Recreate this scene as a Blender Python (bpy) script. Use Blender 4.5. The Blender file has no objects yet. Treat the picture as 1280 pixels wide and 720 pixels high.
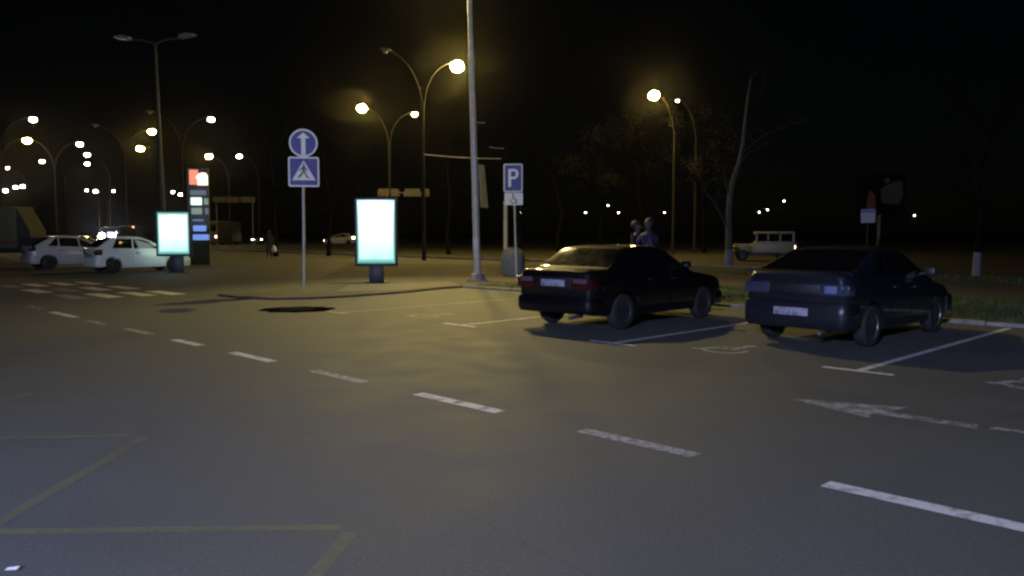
import bpy, bmesh, math, random
from mathutils import Vector, Matrix
R = math.radians
sc = bpy.context.scene
COL = sc.collection
random.seed(7)

# ------------------------------------------------------------------ camera frame
F, CX, CY, CH, HOR = 1034.0, 640.0, 360.0, 1.65, 290.0
PITCH = math.atan((CY - HOR) / F)
cp, sp = math.cos(PITCH), math.sin(PITCH)
def G(px, py, z=0.0):
    dx, dz = (px - CX) / F, (CY - py) / F
    d = Vector((dx, cp + dz * sp, -sp + dz * cp))
    t = (z - CH) / d.z
    return Vector((d.x * t, d.y * t, z))
def at(px, D, z=0.0):
    zc = D * cp + (CH - z) * sp
    return Vector(((px - CX) / F * zc, D, z))
def zat(py, D):
    a = math.atan((CY - py) / F) - PITCH
    return CH + D * math.tan(a)
U = Vector((-math.sin(R(44.7)), math.cos(R(44.7)), 0))      # along the road
N = Vector((math.cos(R(44.7)), math.sin(R(44.7)), 0))       # across it, towards the far side
def rd(d, t, z=0.0):
    return N * d + U * t + Vector((0, 0, z))

# ------------------------------------------------------------------ objects
def tag(o, label=None, cat=None, group=None, kind=None):
    if label: o['label'] = label
    if cat: o['category'] = cat
    if group: o['group'] = group
    if kind: o['kind'] = kind
    return o
def empty(name, loc, rz=0.0, label=None, cat=None, group=None):
    o = bpy.data.objects.new(name, None); COL.objects.link(o)
    o.empty_display_size = 0.2
    o.location = loc; o.rotation_euler = (0, 0, rz)
    return tag(o, label, cat, group)
class MB:
    def __init__(s): s.bm = bmesh.new()
    def poly(s, pts):
        try: return s.bm.faces.new([s.bm.verts.new(p) for p in pts])
        except ValueError: pass
    def box(s, a, b, mtx=None, bev=0.0):
        x0, y0, z0 = a; x1, y1, z1 = b
        P = [(x0,y0,z0),(x1,y0,z0),(x1,y1,z0),(x0,y1,z0),(x0,y0,z1),(x1,y0,z1),(x1,y1,z1),(x0,y1,z1)]
        v = [s.bm.verts.new(mtx @ Vector(p) if mtx else p) for p in P]
        fs = [s.bm.faces.new([v[i] for i in q]) for q in ((3,2,1,0),(4,5,6,7),(0,1,5,4),(1,2,6,5),(2,3,7,6),(3,0,4,7))]
        if bev > 0:
            es = list({e for f in fs for e in f.edges})
            bmesh.ops.bevel(s.bm, geom=es, offset=bev, segments=2, affect='EDGES', profile=0.5)
    def tube(s, pts, rad, seg=8, cap=True):
        pts = [Vector(p) for p in pts]
        n = len(pts)
        rad = rad if isinstance(rad, (list, tuple)) else [rad] * n
        rings = []; up = None
        for i, p in enumerate(pts):
            t = (pts[min(i+1, n-1)] - pts[max(i-1, 0)])
            t = t.normalized() if t.length > 1e-9 else Vector((0,0,1))
            if up is None:
                up = Vector((0,0,1)).cross(t)
                if up.length < 1e-3: up = Vector((1,0,0))
            a = up - t * up.dot(t)
            a = a.normalized() if a.length > 1e-6 else t.orthogonal().normalized()
            up = a
            b = t.cross(a)
            rings.append([s.bm.verts.new(p + (a * math.cos(k*2*math.pi/seg) + b * math.sin(k*2*math.pi/seg)) * rad[i]) for k in range(seg)])
        for i in range(n-1):
            for k in range(seg):
                s.bm.faces.new([rings[i][k], rings[i][(k+1)%seg], rings[i+1][(k+1)%seg], rings[i+1][k]])
        if cap:
            s.bm.faces.new(rings[0][::-1]); s.bm.faces.new(rings[-1])
    def lathe(s, prof, seg=24, mtx=None, axis='Z'):
        rings = []
        for r, h in prof:
            ring = []
            for k in range(seg):
                a = k * 2 * math.pi / seg
                p = Vector((r*math.cos(a), r*math.sin(a), h)) if axis == 'Z' else Vector((r*math.cos(a), h, r*math.sin(a)))
                ring.append(s.bm.verts.new(mtx @ p if mtx else p))
            rings.append(ring)
        for i in range(len(rings)-1):
            for k in range(seg):
                s.bm.faces.new([rings[i][k], rings[i][(k+1)%seg], rings[i+1][(k+1)%seg], rings[i+1][k]])
        s.bm.faces.new(rings[0][::-1]); s.bm.faces.new(rings[-1])
    def prism(s, poly, a0, a1, fn):
        """poly: 2-D outline; fn(u,v,w) -> point; extruded w from a0 to a1"""
        A = [s.bm.verts.new(fn(u, v, a0)) for u, v in poly]
        B = [s.bm.verts.new(fn(u, v, a1)) for u, v in poly]
        n = len(poly)
        s.bm.faces.new(A[::-1]); s.bm.faces.new(B)
        for i in range(n):
            s.bm.faces.new([A[i], A[(i+1)%n], B[(i+1)%n], B[i]])
    def ball(s, c, r, mtx=None, seg=12, sub=None):
        m = (mtx or Matrix.Identity(4)) @ Matrix.Translation(c) @ Matrix.Diagonal((r[0], r[1], r[2], 1))
        bmesh.ops.create_uvsphere(s.bm, u_segments=seg, v_segments=max(6, seg*2//3), radius=1, matrix=m)
    def build(s, name, m, parent=None, smooth=35, loc=None, recalc=True):
        if recalc: bmesh.ops.recalc_face_normals(s.bm, faces=s.bm.faces)
        me = bpy.data.meshes.new(name); s.bm.to_mesh(me); s.bm.free()
        if m: me.materials.append(m)
        if smooth:
            me.polygons.foreach_set('use_smooth', [True]*len(me.polygons))
            me.set_sharp_from_angle(angle=R(smooth))
        o = bpy.data.objects.new(name, me); COL.objects.link(o)
        if parent: o.parent = parent
        if loc: o.location = loc
        return o

# ------------------------------------------------------------------ materials
def new_mat(name):
    m = bpy.data.materials.new(name); m.use_nodes = True
    return m, m.node_tree, m.node_tree.nodes['Principled BSDF']
def mat(name, col, rough=0.6, metal=0.0, coat=0.0, spec=0.5, var=0.0, scale=8.0, bump=0.0, bscale=60.0):
    m, nt, b = new_mat(name)
    b.inputs['Base Color'].default_value = (*col, 1); b.inputs['Roughness'].default_value = rough
    b.inputs['Metallic'].default_value = metal; b.inputs['Specular IOR Level'].default_value = spec
    b.inputs['Coat Weight'].default_value = coat; b.inputs['Coat Roughness'].default_value = 0.03
    tc = nt.nodes.new('ShaderNodeTexCoord')
    if var > 0:
        n = nt.nodes.new('ShaderNodeTexNoise'); n.inputs['Scale'].default_value = scale; n.inputs['Detail'].default_value = 6
        nt.links.new(tc.outputs['Object'], n.inputs['Vector'])
        r = nt.nodes.new('ShaderNodeValToRGB')
        r.color_ramp.elements[0].position = 0.3; r.color_ramp.elements[1].position = 0.7
        r.color_ramp.elements[0].color = (*[c*(1-var) for c in col], 1); r.color_ramp.elements[1].color = (*[min(1, c*(1+var)) for c in col], 1)
        nt.links.new(n.outputs['Fac'], r.inputs['Fac']); nt.links.new(r.outputs['Color'], b.inputs['Base Color'])
        rr = nt.nodes.new('ShaderNodeMapRange'); rr.inputs['To Min'].default_value = max(0.02, rough-0.12); rr.inputs['To Max'].default_value = min(1, rough+0.12)
        nt.links.new(n.outputs['Fac'], rr.inputs['Value']); nt.links.new(rr.outputs['Result'], b.inputs['Roughness'])
    if bump > 0:
        n2 = nt.nodes.new('ShaderNodeTexNoise'); n2.inputs['Scale'].default_value = bscale; n2.inputs['Detail'].default_value = 3
        nt.links.new(tc.outputs['Object'], n2.inputs['Vector'])
        bp = nt.nodes.new('ShaderNodeBump'); bp.inputs['Strength'].default_value = bump; bp.inputs['Distance'].default_value = 0.02
        nt.links.new(n2.outputs['Fac'], bp.inputs['Height']); nt.links.new(bp.outputs['Normal'], b.inputs['Normal'])
    return m
def emit(name, col, strength, base=(0.5,0.5,0.5)):
    m, nt, b = new_mat(name)
    b.inputs['Base Color'].default_value = (*base, 1)
    b.inputs['Emission Color'].default_value = (*col, 1); b.inputs['Emission Strength'].default_value = strength
    return m

def asphalt_mat(name, base, tint2, rough=0.75):
    m, nt, b = new_mat(name); L = nt.links.new
    tc = nt.nodes.new('ShaderNodeTexCoord')
    def noise(s, det, dist=0):
        n = nt.nodes.new('ShaderNodeTexNoise'); n.inputs['Scale'].default_value = s; n.inputs['Detail'].default_value = det
        n.inputs['Distortion'].default_value = dist
        L(tc.outputs['Object'], n.inputs['Vector']); return n
    big, mid, fine = noise(0.22, 5, 0.6), noise(1.6, 6, 0.3), noise(38, 3)
    r = nt.nodes.new('ShaderNodeValToRGB'); e = r.color_ramp.elements
    e[0].position, e[1].position = 0.32, 0.68; e[0].color = (*base, 1); e[1].color = (*tint2, 1)
    L(big.outputs['Fac'], r.inputs['Fac'])
    mx = nt.nodes.new('ShaderNodeMix'); mx.data_type = 'RGBA'; mx.blend_type = 'MULTIPLY'; mx.inputs[0].default_value = 1
    rm = nt.nodes.new('ShaderNodeValToRGB'); e = rm.color_ramp.elements
    e[0].position, e[1].position = 0.3, 0.75; e[0].color = (0.90,0.90,0.91,1); e[1].color = (1.07,1.06,1.05,1)
    L(mid.outputs['Fac'], rm.inputs['Fac'])
    L(r.outputs['Color'], mx.inputs[6]); L(rm.outputs['Color'], mx.inputs[7])
    mx2 = nt.nodes.new('ShaderNodeMix'); mx2.data_type = 'RGBA'; mx2.blend_type = 'MULTIPLY'; mx2.inputs[0].default_value = 1
    rf = nt.nodes.new('ShaderNodeValToRGB'); e = rf.color_ramp.elements
    e[0].position, e[1].position = 0.35, 0.7; e[0].color = (0.86,0.86,0.86,1); e[1].color = (1.18,1.18,1.17,1)
    L(fine.outputs['Fac'], rf.inputs['Fac'])
    L(mx.outputs[2], mx2.inputs[6]); L(rf.outputs['Color'], mx2.inputs[7])
    # thin cracks and old seams
    vo = nt.nodes.new('ShaderNodeTexVoronoi'); vo.feature = 'DISTANCE_TO_EDGE'; vo.inputs['Scale'].default_value = 0.23
    wn = noise(1.1, 5)
    ad = nt.nodes.new('ShaderNodeMix'); ad.data_type = 'VECTOR'; ad.inputs[0].default_value = 0.12
    L(tc.outputs['Object'], ad.inputs[4]); L(wn.outputs['Color'], ad.inputs[5]); L(ad.outputs[1], vo.inputs['Vector'])
    cr = nt.nodes.new('ShaderNodeMapRange'); cr.inputs['From Max'].default_value = 0.006; cr.inputs['To Min'].default_value = 0.9
    L(vo.outputs['Distance'], cr.inputs['Value'])
    mx3 = nt.nodes.new('ShaderNodeMix'); mx3.data_type = 'RGBA'; mx3.blend_type = 'MULTIPLY'; mx3.inputs[0].default_value = 1
    L(mx2.outputs[2], mx3.inputs[6]); L(cr.outputs['Result'], mx3.inputs[7])
    L(mx3.outputs[2], b.inputs['Base Color'])
    rg = nt.nodes.new('ShaderNodeMapRange'); rg.inputs['To Min'].default_value = rough-0.12; rg.inputs['To Max'].default_value = rough+0.12
    L(mid.outputs['Fac'], rg.inputs['Value']); L(rg.outputs['Result'], b.inputs['Roughness'])
    b.inputs['Specular IOR Level'].default_value = 0.3
    bp = nt.nodes.new('ShaderNodeBump'); bp.inputs['Strength'].default_value = 0.35; bp.inputs['Distance'].default_value = 0.01
    L(fine.outputs['Fac'], bp.inputs['Height']); L(bp.outputs['Normal'], b.inputs['Normal'])
    return m
def paint_mat(name, col, wear=0.45, soft=0.12, scale=7.0, amax=1.0):
    """worn road paint: noise holes let the asphalt below show through"""
    m, nt, b = new_mat(name); L = nt.links.new
    tc = nt.nodes.new('ShaderNodeTexCoord')
    n = nt.nodes.new('ShaderNodeTexNoise'); n.inputs['Scale'].default_value = scale; n.inputs['Detail'].default_value = 8; n.inputs['Roughness'].default_value = 0.65
    L(tc.outputs['Object'], n.inputs['Vector'])
    mr = nt.nodes.new('ShaderNodeMapRange'); mr.inputs['From Min'].default_value = wear - soft; mr.inputs['From Max'].default_value = wear + soft; mr.inputs['To Max'].default_value = amax
    L(n.outputs['Fac'], mr.inputs['Value'])
    b.inputs['Base Color'].default_value = (*col, 1); b.inputs['Roughness'].default_value = 0.7
    L(mr.outputs['Result'], b.inputs['Alpha'])
    return m

M = {}
M['asphalt'] = asphalt_mat('asphalt', (0.080,0.086,0.082), (0.090,0.096,0.091))
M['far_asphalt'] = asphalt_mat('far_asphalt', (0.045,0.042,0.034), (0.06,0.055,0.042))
M['paving'] = asphalt_mat('paving', (0.062,0.06,0.054), (0.085,0.081,0.071), .85)
M['kerb'] = mat('kerb_concrete', (0.2,0.195,0.18), 0.8, var=0.3, scale=6, bump=0.3)
M['shadekerb'] = mat('shaded_dirty_kerb', (0.035,0.033,0.03), 0.85, var=0.4, scale=5, bump=0.3)  # kerb face shade darkened into the dirt colour
M['soil'] = mat('verge_soil', (0.016,0.032,0.008), 0.95, var=0.5, scale=3, bump=0.6, bscale=25)
M['grass'] = mat('grass_blade', (0.024,0.07,0.014), 0.6, var=0.5, scale=1.5)
M['paint'] = paint_mat('white_paint', (0.6,0.6,0.58), 0.37, 0.14)
M['paint_worn'] = paint_mat('worn_white_paint', (0.46,0.46,0.43), 0.43, 0.22, 15, .9)
M['paint_faint'] = paint_mat('faint_white_paint', (0.42,0.42,0.38), 0.53, 0.14, 9)
M['paint_yellow'] = paint_mat('faded_yellow_paint', (0.21,0.21,0.10), 0.45, 0.3, 5, .72)
M['paint_cream'] = paint_mat('cream_paint', (0.72,0.68,0.5), 0.33, 0.16)
M['steel'] = mat('galvanised_steel', (0.46,0.44,0.37), 0.5, 0.1, var=0.2, scale=6)
M['dullsteel'] = mat('dull_steel', (0.04,0.04,0.038), 0.6, 0.1, var=0.25, scale=5)  # even dark steel, darker than the near mast
M['darksteel'] = mat('dark_steel', (0.10,0.10,0.09), 0.55, 0.2, var=0.25, scale=5)
M['lamppole'] = mat('lamp_pole_paint', (0.017,0.016,0.013), 0.75, 0.0, spec=0.2, var=0.25, scale=4)
M['black'] = mat('black_plastic', (0.006,0.0065,0.007), 0.5, var=0.3, scale=9)
M['gap'] = mat('dark_gap', (0.004,0.004,0.004), 0.95, spec=0.05)
M['rubber'] = mat('tyre_rubber', (0.012,0.012,0.012), 0.85, var=0.3, scale=20, bump=0.3)
M['glass'] = mat('tinted_glass', (0.004,0.004,0.005), 0.06, spec=0.6)
M['dustglass'] = mat('dusty_glass', (0.008,0.0065,0.004), 0.055, spec=0.8, var=0.2, scale=5)
M['blackpaint'] = mat('black_car_paint', (0.0028,0.003,0.004), 0.5, coat=1.0, spec=0.1)
M['bluepaint'] = mat('dark_blue_grey_car_paint', (0.0075,0.0085,0.0125), 0.5, 0.0, coat=0.9, spec=0.15)
M['whitepaint'] = mat('white_car_paint', (0.74,0.78,0.66), 0.35, coat=0.6, var=0.05, scale=3)
M['silverpaint'] = mat('silver_white_car_paint', (0.42,0.41,0.38), 0.35, 0.0, coat=0.5, var=0.06, scale=3)
M['darkpaint'] = mat('dark_car_paint', (0.02,0.02,0.022), 0.35, coat=0.5)
M['beige'] = mat('cream_jeep_paint', (0.30,0.28,0.16), 0.5, var=0.15, scale=3)
M['rim'] = mat('steel_rim', (0.12,0.12,0.125), 0.4, 0.7)
M['alloy'] = mat('alloy_rim', (0.30,0.29,0.27), 0.35, 0.8)
M['redlens'] = mat('red_lens', (0.032,0.004,0.005), 0.2, coat=0.5)
M['clearlens'] = mat('clear_lens', (0.07,0.06,0.065), 0.15, coat=0.5)
M['darklens'] = mat('smoked_lens', (0.03,0.035,0.06), 0.12, coat=0.8)
M['chrome'] = mat('chrome', (0.6,0.6,0.6), 0.15, 1.0)
M['white'] = mat('white_sign_film', (0.82,0.76,0.62), 0.5, var=0.05, scale=10)
M['blue'] = mat('blue_sign_film', (0.010,0.011,0.19), 0.5, var=0.1, scale=10)
M['signblack'] = mat('black_sign_film', (0.015,0.014,0.012), 0.6)
M['signback'] = mat('sign_back', (0.25,0.25,0.25), 0.6, 0.3)
M['banner'] = mat('yellow_banner_cloth', (0.75,0.64,0.28), 0.8, var=0.15, scale=3)
M['tan'] = mat('tan_board', (0.085,0.077,0.05), 0.7, var=0.25, scale=2)
M['bark'] = mat('tree_bark', (0.005,0.0042,0.003), 0.95, var=0.4, spec=0.1, scale=6, bump=0.6)
M['palebark'] = mat('pale_bark', (0.075,0.07,0.06), 0.85, var=0.35, scale=5, bump=0.5)
M['palelimb'] = mat('pale_limb_bark', (0.022,0.02,0.018), 0.85, var=0.35, scale=5)
M['whitewash'] = mat('whitewash', (0.17,0.17,0.18), 0.9, var=0.15, scale=6, bump=0.3)
M['twig'] = mat('twigs', (0.003,0.0024,0.0013), 1.0, spec=0.05, var=0.3, scale=4)
M['leaf'] = mat('young_leaves', (0.016,0.011,0.0025), 0.7, var=0.4, scale=2)
M['iron'] = mat('cast_iron', (0.008,0.0075,0.007), 0.95, 0.0, spec=0.05, var=0.3, scale=20, bump=0.5)
M['tar'] = mat('fresh_tar', (0.006,0.006,0.0055), 1.0, spec=0.0, var=0.3, scale=8, bump=0.4)
M['oldtar'] = mat('old_tar', (0.042,0.042,0.04), 0.9, var=0.3, scale=8, bump=0.3)
M['binwhite'] = mat('pale_concrete_bin', (0.16,0.16,0.15), 0.8, var=0.2, scale=5)
M['skin'] = mat('skin', (0.03,0.02,0.017), 0.6)
M['hair'] = mat('dark_hair', (0.006,0.005,0.004), 0.7)
M['bluejacket'] = mat('blue_jacket', (0.008,0.009,0.036), 0.7, var=0.2, scale=6)
M['greyjacket'] = mat('dark_grey_jacket', (0.009,0.009,0.01), 0.8, var=0.2, scale=6)
M['darkcloth'] = mat('dark_clothes', (0.016,0.015,0.014), 0.9, var=0.2, scale=8)
M['bag'] = mat('white_plastic_bag', (0.5,0.48,0.45), 0.5, var=0.1, scale=8)
M['truckgreen'] = mat('truck_yellow_green', (0.065,0.065,0.016), 0.6, var=0.1, scale=1)
M['truckstripe'] = mat('truck_orange_stripe', (0.11,0.04,0.012), 0.6)
M['truckpale'] = mat('truck_pale_fairing', (0.025,0.023,0.017), 0.6, var=0.1)
M['steleframe'] = mat('stele_grey_frame', (0.11,0.11,0.10), 0.5, var=0.1)
M['litter'] = mat('paper', (0.7,0.7,0.7), 0.8)
WARM = (1.0, 0.70, 0.19)
M['bulb_near'] = emit('sodium_bulb_near', WARM, 1000)
M['bulb_near_dim'] = emit('sodium_bulb_middle', WARM, 480)
M['bulb_mid'] = emit('sodium_bulb_mid', WARM, 150)
M['bulb_far'] = emit('sodium_bulb_far', (1.0,0.84,0.62), 60)
M['bulb_tiny'] = emit('sodium_bulb_tiny', (1.0,0.88,0.75), 40)
M['bulb_off'] = mat('unlit_lamp_glass', (0.22,0.22,0.22), 0.4)
M['headlamp_on'] = emit('headlamp_on', (0.80,0.82,1.0), 260)
M['headlamp_dim'] = emit('headlamp_far', (1.0,0.9,0.75), 30)
M['tail_on'] = emit('tail_lamp_on', (1.0,0.35,0.2), 9)
M['marker_on'] = emit('marker_lamp_on', (1.0,0.75,0.5), 12)

def poster_mat(strength=1.2):
    m, nt, b = new_mat('backlit_poster'); L = nt.links.new
    tc = nt.nodes.new('ShaderNodeTexCoord'); sx = nt.nodes.new('ShaderNodeSeparateXYZ'); L(tc.outputs['Generated'], sx.inputs[0])
    def math_(op, a, b_=None, clamp=False):
        n = nt.nodes.new('ShaderNodeMath'); n.operation = op; n.use_clamp = clamp
        for i, v in enumerate((a, b_)):
            if v is None: continue
            if isinstance(v, (int, float)): n.inputs[i].default_value = v
            else: L(v, n.inputs[i])
        return n.outputs[0]
    x, z = sx.outputs['X'], sx.outputs['Z']
    # artwork: overexposed white painted in the middle, cyan lower half, teal margin, pale disc
    ex = math_('ABSOLUTE', math_('SUBTRACT', x, 0.5)); ez = math_('ABSOLUTE', math_('SUBTRACT', z, 0.5))
    edge = math_('MAXIMUM', math_('MULTIPLY', math_('SUBTRACT', ex, 0.43), 18, True), math_('MULTIPLY', math_('SUBTRACT', ez, 0.41), 14, True), True)
    dx = math_('MULTIPLY', math_('SUBTRACT', x, 0.5), 1.9); dz = math_('MULTIPLY', math_('SUBTRACT', z, 0.86), 8.0)
    disc = math_('LESS_THAN', math_('ADD', math_('POWER', dx, 2.0), math_('POWER', dz, 2.0)), 0.5)
    edge = math_('MULTIPLY', edge, math_('SUBTRACT', 1.0, disc))
    low = math_('MULTIPLY', math_('SUBTRACT', 0.62, z), 1.5, True)
    wv = nt.nodes.new('ShaderNodeTexNoise'); wv.inputs['Scale'].default_value = 3.5; wv.inputs['Detail'].default_value = 5; L(tc.outputs['Generated'], wv.inputs['Vector'])
    low2 = math_('MULTIPLY', low, math_('ADD', wv.outputs['Fac'], 0.45), True)
    m1 = nt.nodes.new('ShaderNodeMix'); m1.data_type = 'RGBA'; m1.inputs[6].default_value = (0.98,1.12,1.08,1); m1.inputs[7].default_value = (0.42,0.86,0.80,1); L(low2, m1.inputs[0])
    m2 = nt.nodes.new('ShaderNodeMix'); m2.data_type = 'RGBA'; m2.inputs[7].default_value = (0.07,0.36,0.29,1); L(edge, m2.inputs[0]); L(m1.outputs[2], m2.inputs[6])
    b.inputs['Base Color'].default_value = (0.05,0.05,0.05,1); b.inputs['Roughness'].default_value = 0.15
    L(m2.outputs[2], b.inputs['Emission Color']); b.inputs['Emission Strength'].default_value = strength
    return m
M['poster'] = poster_mat()
M['poster_rear_fill'] = poster_mat(3.2)  # rear face added and brightened to throw teal light on the hatchback
def plate_mat():
    m, nt, b = new_mat('plate_film'); L = nt.links.new
    tc = nt.nodes.new('ShaderNodeTexCoord'); mp = nt.nodes.new('ShaderNodeMapping'); mp.inputs['Scale'].default_value = (1, 26, 9)
    L(tc.outputs['Object'], mp.inputs['Vector'])
    n = nt.nodes.new('ShaderNodeTexNoise'); n.inputs['Scale'].default_value = 1; n.inputs['Detail'].default_value = 2; L(mp.outputs[0], n.inputs['Vector'])
    r = nt.nodes.new('ShaderNodeValToRGB'); e = r.color_ramp.elements; e[0].position, e[1].position = 0.40, 0.5
    e[0].color = (0.12,0.12,0.15,1); e[1].color = (0.25,0.25,0.31,1)
    L(n.outputs['Fac'], r.inputs['Fac']); L(r.outputs['Color'], b.inputs['Base Color']); b.inputs['Roughness'].default_value = 0.5
    return m
M['plate'] = plate_mat()

# ------------------------------------------------------------------ ground
def sheet(name, pts, m, z, kind='structure', parent=None):
    mb = MB(); mb.poly([Vector((p[0], p[1], z)) for p in pts])
    o = mb.build(name, m, parent, smooth=None, recalc=False)
    if o.data.polygons[0].normal.z < 0: o.data.flip_normals()
    if not parent: tag(o, kind=kind)
    return o
sheet('ground', [(-420,-60),(420,-60),(420,520),(-420,520)], M['soil'], -0.02)
road = sheet('road', [rd(-30,-60), rd(-30,190), rd(16.2,190), rd(16.2,-60)], M['asphalt'], 0.0)
sheet('driveway', [rd(16.2,190), rd(33.0,190), rd(33.0,12), rd(16.2,12)], M['asphalt'], 0.0)

# raised pavement with rounded nose, in plan from the kerb line
PV = 0.05
front = [G(272,370), G(300,373), G(345,375), G(390,374), G(430,372), G(500,367), G(556,361)]
back = [G(300,368), G(345,365.5), G(372,360), G(398,350), G(420,340), G(436,331)]
kerb_end = rd(16.2, front[-1].dot(U))
def slab(name, outline, z0, z1, m, kind='structure', side=None):
    mb = MB(); n = len(outline)
    A = [mb.bm.verts.new((p[0],p[1],z0)) for p in outline]; B = [mb.bm.verts.new((p[0],p[1],z1)) for p in outline]
    mb.bm.faces.new(B)
    for i in range(n): mb.bm.faces.new([A[i],A[(i+1)%n],B[(i+1)%n],B[i]])
    o = mb.build(name, m, smooth=None); tag(o, kind=kind)
    if side:
        o.data.materials.append(side)
        for f in o.data.polygons:
            if abs(f.normal.z) < 0.5: f.material_index = 1
    return o
# strips parallel to the road: verge 16.35-21.9, footpath 21.9-28, grass 28-33.4, far carriageway 33.4-75
tv = G(566,359).dot(U)
pave_outline = front + [kerb_end, rd(16.35, tv-0.2), rd(18.5, tv-1.2), rd(21.9, tv-2.6), rd(21.9,-60), rd(28.0,-60), rd(28.0, tv+2), rd(33.0, tv+4)] + back[::-1]
slab('pavement', pave_outline, -0.01, PV, M['paving'], side=M['shadekerb'])
verge = [rd(16.36,-60), rd(16.36,tv-0.3), rd(16.9,tv-0.35), rd(18.5,tv-1.3), rd(20.4,tv-2.4), rd(21.88,tv-3.4), rd(21.88,-60)]
slab('grass_verge', verge, -0.01, PV+0.01, M['soil'])
slab('far_grass_strip', [rd(28.02,-60), rd(28.02,tv-1), rd(33.2,tv+3), rd(33.2,-60)], -0.01, PV+0.012, M['soil'])
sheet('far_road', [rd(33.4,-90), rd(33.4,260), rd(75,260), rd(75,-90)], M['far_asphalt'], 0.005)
# kerb stones along the parking bays
mb = MB(); t = front[-1].dot(U)
rot = Matrix(((N.x,U.x,0,0),(N.y,U.y,0,0),(0,0,1,0),(0,0,0,1)))
while t > -30:
    mb.box((16.2, t-0.985, -0.02), (16.345, t, PV+0.02+random.uniform(-.011,.008)), rot, bev=0.012); t -= 1.0
tag(mb.build('kerb', M['kerb'], smooth=None), kind='structure')
mb = MB()
t = 120
while t > 12:
    mb.box((33.06, t-1.97, -0.02), (33.24, t, 0.13), rot, bev=0.015); t -= 2.0
tag(mb.build('far_kerb', M['kerb'], smooth=None), kind='structure')

# grass blades (uncountable)
mb = MB()
def in_verge(d, t): return 16.5 < d < 21.7 and t < tv-0.5-max(0,(d-16.9))*0.62
cnt = 0
while cnt < 16000:
    far = random.random() < 0.3
    d = random.uniform(28.2,33.0) if far else random.uniform(16.45,21.75); t = random.uniform(-16, tv)
    if not far and not in_verge(d, t): continue
    if far and t > tv-1.5: continue
    p = rd(d, t, PV+0.008); a = random.uniform(0, 6.28); h = random.uniform(0.03,0.10); w = random.uniform(0.006,0.014)*(2 if far else 1.3)
    o = Vector((math.cos(a), math.sin(a), 0)); l = Vector((random.gauss(0,.03), random.gauss(0,.03), h))
    mb.poly([p - o*w, p + o*w, p + l]); cnt += 1
tag(mb.build('grass', M['grass'], smooth=None, recalc=False), 'short rough grass growing on the kerbside verge', 'grass', kind='stuff')

# ------------------------------------------------------------------ road markings (parts of the road)
def quad_line(name, a, b, w, m, z=0.004):
    a, b = Vector(a), Vector(b); s = Vector((-(b-a).y, (b-a).x, 0)).normalized() * (w/2)
    return sheet(name, [a-s, b-s, b+s, a+s], m, z, parent=road)
for (x0,y0,x1,y1,m) in ((1034,604,1330,672,'paint'),(724,539,872,569,'paint_worn'),(519,493,627,515,'paint'),(388,464,456,478,'paint_worn'),
                        (287,441,343,452,'paint'),(214,425,252,432,'paint'),(157,411,189,418,'paint_worn'),(108,401,131,406,'paint_faint'),
                        (68,390,93,397,'paint'),(37,382,55,386,'paint_faint')):
    a = G(x0,y0); b = G(x1,y1); d = (a.dot(N)+b.dot(N))/2
    quad_line('lane_dash', rd(5.2*0.5+d*0.5, a.dot(U)), rd(5.2*0.5+d*0.5, b.dot(U)), 0.15, M[m])
# parking bay lines with small T heads
for (hx,hy,m,fade) in ((425,391,'paint_worn',1),(577,406.5,'paint',1),(768,429,'paint',1),(1074,463.5,'paint',1)):
    p = G(hx,hy); d, t = p.dot(N), p.dot(U)
    quad_line('bay_line', rd(d,t), rd(16.0,t), 0.10, M['paint' if m == 'paint' else 'paint_worn'])
    quad_line('bay_line_head', rd(d-0.06,t-0.42), rd(d-0.06,t+0.42), 0.12, M[m], z=0.0085)
# crossing stripes
for (x,y,m) in ((12,358,'paint_worn'),(44,356.5,'paint_cream'),(77,355,'paint_cream'),(111,354,'paint_cream'),(46,364,'paint_cream'),(81,362.5,'paint_worn'),
                (119,361,'paint_cream'),(154,359.5,'paint_cream'),(87,371,'paint_worn'),(129,369.5,'paint_cream'),(171,367.5,'paint_cream'),(206,366,'paint_cream')):
    p = G(x,y); d,t = p.dot(N), p.dot(U)
    quad_line('crossing_stripe', rd(d,t-0.92), rd(d,t+0.92), 0.42, M[m])
# faded yellow box lines
for (x0,y0,x1,y1) in ((-60,549.5,160,545),(-20,664,184,546),(-40,511,45,492),(-60,666,425,660),(378,738,440,666)):
    quad_line('box_line', G(x0,y0), G(x1,y1), 0.085, M['paint_yellow'])
# worn lane arrow
c = G(1100,516); dd = c.dot(N); tip = G(987,499).dot(U); bt = G(1108,519).dot(U)
sheet('painted_arrow', [rd(dd,tip), rd(dd-0.30,bt+0.05), rd(dd-0.09,bt+0.12), rd(dd-0.075,bt-.75), rd(dd+0.075,bt-.6), rd(dd+0.09,bt+0.05), rd(dd+0.40,bt-0.02)], paint_mat('patchy_arrow_paint',(0.40,0.40,0.38),0.46,0.16,7,.9), 0.004, parent=road)
for (x0,y0,x1,y1) in ((1140,523,1178,527),(1186,528,1222,533),(1238,535,1330,547)):
    quad_line('arrow_tail', G(x0,y0), G(x1,y1), 0.12, M['paint_faint'])
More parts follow.
